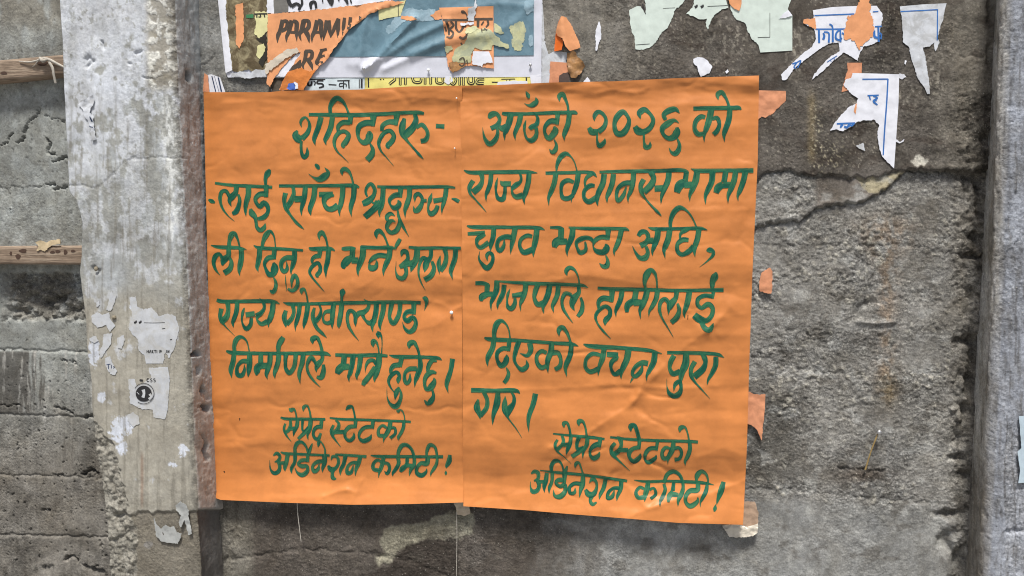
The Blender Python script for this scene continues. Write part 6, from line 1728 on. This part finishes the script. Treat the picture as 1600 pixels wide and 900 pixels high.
PS = [([(171, 458), (174, 455), (177, 460), (182, 462), (178, 475), (173, 486), (166, 484), (170, 470)], 'narrow upright white scrap on the pillar, highest of the small ones'),
      ([(142, 494), (152, 488), (160, 492), (170, 488), (173, 500), (180, 509), (176, 514), (172, 519), (166, 508), (152, 512), (144, 504)], 'white scrap with ragged arms on the pillar left of the quotation mark notice'),
      ([(162, 522), (175, 520), (173, 538), (165, 548), (158, 560), (154, 552), (160, 540)], 'crooked white scrap on the pillar under the ragged one'),
      ([(183, 528), (193, 523), (195, 530), (190, 545), (184, 544)], 'small roundish white scrap on the pillar left of the notice'),
      ([(164, 560), (172, 556), (175, 566), (183, 580), (180, 586), (172, 584), (165, 572)], 'white scrap with faint print, lowest left on the pillar'),
      ([(140, 528), (150, 525), (154, 532), (148, 536), (141, 533)], 'tiny white scrap at the left edge of the pillar'),
      ([(199, 648), (208, 644), (216, 650), (218, 662), (208, 667), (200, 658)], 'thin curled white scrap on the pillar under the round emblem'),
      ([(150, 473), (155, 470), (156, 476), (151, 480)], 'tiny upper left white fleck on the pillar'),
      ([(122, 163), (130, 157), (138, 152), (145, 148), (148, 156), (144, 166), (140, 176), (146, 180), (146, 190), (150, 218), (143, 221), (141, 200), (138, 190), (132, 182), (129, 170)], 'curled grey white strip hanging high on the whitewashed pillar'),
      ([(240, 808), (245, 820), (252, 826), (258, 820), (266, 824), (272, 822), (276, 832), (284, 834), (278, 850), (265, 848), (252, 846), (244, 838)], 'fringed white paper remnant near the foot of the pillar'),
      ([(274, 790), (282, 783), (290, 788), (295, 798), (294, 806), (300, 834), (294, 836), (288, 812), (282, 826), (279, 816), (283, 806), (276, 798)], 'curled silvery paper near the foot of the pillar, right of the fringed one')]
for k, (pts, lb) in enumerate(PS):
    big = k in (8, 10)
    o = sheet('paper_scrap', pts, pd(0.3 if not big else 2.0, 0.4 if not big else 3.5, 5 + k), M_PW if k < 8 else (M_WHITE_OLD if k == 8 else M_GREYP), jag=0.8, step=1.8, cell=3, seed=110 + k); tag(o, lb, 'scrap', 'small paper scraps on the pillar')
    if k == 4: strokes_mesh('printed_letters', [s for _, s in parse('''@x 0 400 4
665,680,4 690,675,4
677,680,4 678,705,4
695,680,4 696,702,4
708,690,4 715,695,4 708,702,4''')], pd(0.3, 0.4, 5 + k), M_NAVY, o)
    if k == 8: strokes_mesh('printed_mark', [[(140, 182, 1.6), (144, 190, 2.2)], [(139, 197, 1), (145, 199, 1)]], pd(2.0, 3.5, 5 + k), M_NAVY, o, lift=0.5)
    if k == 9: strokes_mesh('printed_mark', [[(254, 832, 1.6), (256, 836, 1)]], pd(0.3, 0.4, 5 + k), M_INK, o)
o = sheet('blue_card', [(1592, 650, 1), (1640, 650, 1), (1640, 752, 1), (1591, 755), (1594, 735), (1590, 706), (1596, 700)], lambda X, Y: 75 + 2.5 + 0 * X, paper('pale_blue_card', (176, 192, 202), wr=0.4), jag=0.3, cell=5, seed=130)
tag(o, 'pale blue card cut by the right edge of the picture', 'card')

# ------------------------------------------------------------------ wooden battens nailed to the left wall
def batten(pts_top, pts_bot, depth, label, knots, seed):
    """sawn plank: front face between two photo lines, with real thickness"""
    n = 60; m = 8
    s = np.linspace(0, 1, n)
    tx = np.interp(s, [0, 1], [pts_top[0][0], pts_top[1][0]]); ty = np.interp(s, [0, 1], [pts_top[0][1], pts_top[1][1]]); by = np.interp(s, [0, 1], [pts_bot[0][1], pts_bot[1][1]])
    rows = []
    for k in range(m + 1):
        y = ty + (by - ty) * k / m
        rows.append(W(tx, y + 0.5 * pn(tx / 9, y * 0, seed) * (k in (0, m)), depth - 0.0012 * (k in (0, m)) + 0.0003 * pn(tx / 6, y / 3, seed)))
    top = rows[0].copy(); top[:, 1] = 0.006; bot = rows[-1].copy(); bot[:, 1] = 0.006
    P = np.stack([top] + rows + [bot])
    o = grid_mesh('wooden_batten', P, mat=M_WOOD)
    tag(o, label, 'plank', 'battens on the left wall')
    for kx, ky, rx, ry in knots:
        aa = [(kx + rx * math.cos(t) * (1 + 0.2 * math.sin(3 * t + kx)), ky + ry * math.sin(t), 1) for t in np.linspace(0, 2 * math.pi, 15)[:-1]]
        sheet('knot', aa, lambda X, Y: depth * 1000 + 0.5 + 0 * X, M_KNOT, o, jag=0, step=3, cell=3, seed=seed, thick=0.1)
    return o
b1 = batten([(-260, 117), (118, 84)], [(-260, 153), (118, 114)], 0.026, 'brown wooden batten with a knotted rag, high on the left wall', [(6, 114, 5, 2.6), (66, 99, 9, 4)], 4)
b2 = batten([(-260, 386), (140, 384)], [(-260, 412), (140, 413.5)], 0.030, 'pale wooden batten with dark scribbles, low on the left wall above the stone pocket', [(36, 392, 6, 3.2), (28, 401, 4, 4), (17, 396, 2, 3), (82, 394, 4, 2.2), (90, 393, 4, 2.5), (102, 394, 3, 4), (114, 392, 3.5, 2)], 9)
o = sheet('wood_splinter', [(55, 378), (64, 376), (72, 379), (80, 375), (94, 374, 1), (94, 381, 1), (82, 383), (74, 388), (70, 393), (64, 390), (57, 392), (60, 385)], lambda X, Y: 32 + 1.5 * fbm(X / 6, Y / 6, 3), paper('pale_splinter', (190, 172, 140), var=0.12), jag=0.8, step=2, cell=3, seed=140, thick=1.2)
tag(o, 'pale ragged splinter lying over the lower batten', 'splinter')

def tube(name, pts, rad, mat, label=None, cat=None, parent=None, flat=1.0):
    """cord through points (px, py, depth mm)"""
    C3 = np.array([W(x, y, d * 1e-3) for x, y, d in pts]); out = []
    n = len(C3); Q = np.vstack([2 * C3[0] - C3[1], C3, 2 * C3[-1] - C3[-2]])
    for i in range(1, n):
        for t in np.linspace(0, 1, 5, endpoint=False):
            a, b_, c_, d_ = Q[i - 1:i + 3]
            out.append(0.5 * (2 * b_ + (c_ - a) * t + (2 * a - 5 * b_ + 4 * c_ - d_) * t * t + (3 * b_ - a - 3 * c_ + d_) * t ** 3))
    out.append(C3[-1]); out = np.array(out); K = 8
    tg = np.gradient(out, axis=0); tg /= np.linalg.norm(tg, axis=1)[:, None]
    up = np.array([0, -1.0, 0]); s1 = np.cross(tg, up); s1 /= np.linalg.norm(s1, axis=1)[:, None] + 1e-9; s2 = np.cross(s1, tg)
    rr = np.interp(np.linspace(0, 1, len(out)), np.linspace(0, 1, len(rad)), rad) * 1e-3
    ring = [out + (s1 * math.cos(a) + s2 * math.sin(a) * flat) * rr[:, None] for a in np.linspace(0, 2 * math.pi, K + 1)]
    o = grid_mesh(name, np.stack(ring), mat=mat, parent=parent)
    if label: tag(o, label, cat)
    return o
M_RAG = paper('grey_rag', (176, 170, 160), var=0.1, rough=0.9, stain=(120, 112, 100), stain_amt=0.3, grain=200, wr=1.5)
rg = tube('knotted_rag', [(30, 96, 28), (45, 97, 30), (58, 95, 31), (68, 92, 34), (78, 94, 32), (90, 100, 30), (102, 106, 28)], [0.8, 1.6, 2.2, 4.0, 3.2, 2.6, 2.0], M_RAG, 'grey rag strip knotted over the upper batten', 'rag')
tube('hanging_tail', [(76, 96, 33), (82, 106, 34), (84, 117, 33), (87, 130, 30)], [2.6, 3.0, 2.8, 2.8], M_RAG, parent=rg, flat=0.4)
tube('frayed_end', [(62, 92, 33), (56, 100, 31), (50, 105, 28)], [1.6, 0.8, 0.3], M_RAG, parent=rg)
tube('knot', [(62, 90, 35), (67, 95, 39), (73, 93, 35)], [2.0, 4.2, 2.0], M_RAG, parent=rg)

# cords, threads, pins
tube('thread', [(464, 778, 12), (465, 800, 8), (468, 826, 5), (470.5, 846, 3)], [0.9, 0.8, 0.8, 0.7], M_STRING, 'short white thread hanging below the left poster', 'thread')
tube('thin_wire', [(713.5, 800, 2), (714, 840, 1.5), (713.5, 880, 1.5), (714, 920, 1.5)], [0.5, 0.5, 0.5, 0.5], M_STRING, 'thin pale wire running down the wall below the poster seam', 'wire')
rn = tube('dried_twig', [(1372, 676, 3), (1366, 692, 2), (1360, 708, 1), (1352, 734, -2)], [1.1, 1.4, 1.2, 1.6], paper('straw_stem', (150, 128, 84), var=0.2, rough=0.6), 'straw coloured stem stuck slantwise on the wall at lower right', 'stem')
me = pin(1373, 675, 2.0, head='steel', r=4.0, parent=None, name='nail_head'); me.parent = rn
for k, (x, y, fn, lb, rr) in enumerate([(706, 488, d_poster_l, 'white push pin in the left poster near the seam', 3.2), (714, 154, d_poster_l, 'tiny white pin at the top of the seam between the posters', 1.4), (711, 232, d_poster_l, 'tiny pin on the seam right of the first painted line', 1.3)]):
    dd = float(fn(np.array(float(x)), np.array(float(y)))) + 2.0
    tag(pin(x, y, dd, r=rr), lb, 'pin', 'pins in the posters')
for k, (x, y, lb) in enumerate([(150, 420, 'round rusty plug in the pillar face left of the lime patch'), (178, 496, 'small pebble stuck on the pillar beside the ragged white scrap')]):
    me = bpy.data.meshes.new('stone'); bm = bmesh.new(); bmesh.ops.create_icosphere(bm, subdivisions=3, radius=0.0042)
    for v in bm.verts: v.co *= 1 + 0.25 * float(pn(v.co.x * 400, v.co.z * 400, k)); v.co.y *= 0.7
    bm.to_mesh(me); bm.free(); me.materials.append(paper('stone_grey', (128, 120, 104), var=0.2)); me.polygons.foreach_set('use_smooth', np.ones(len(me.polygons), bool))
    o = bpy.data.objects.new('stone', me); COL.objects.link(o); o.location = W(x, y, 0.0845); tag(o, lb, 'stone')
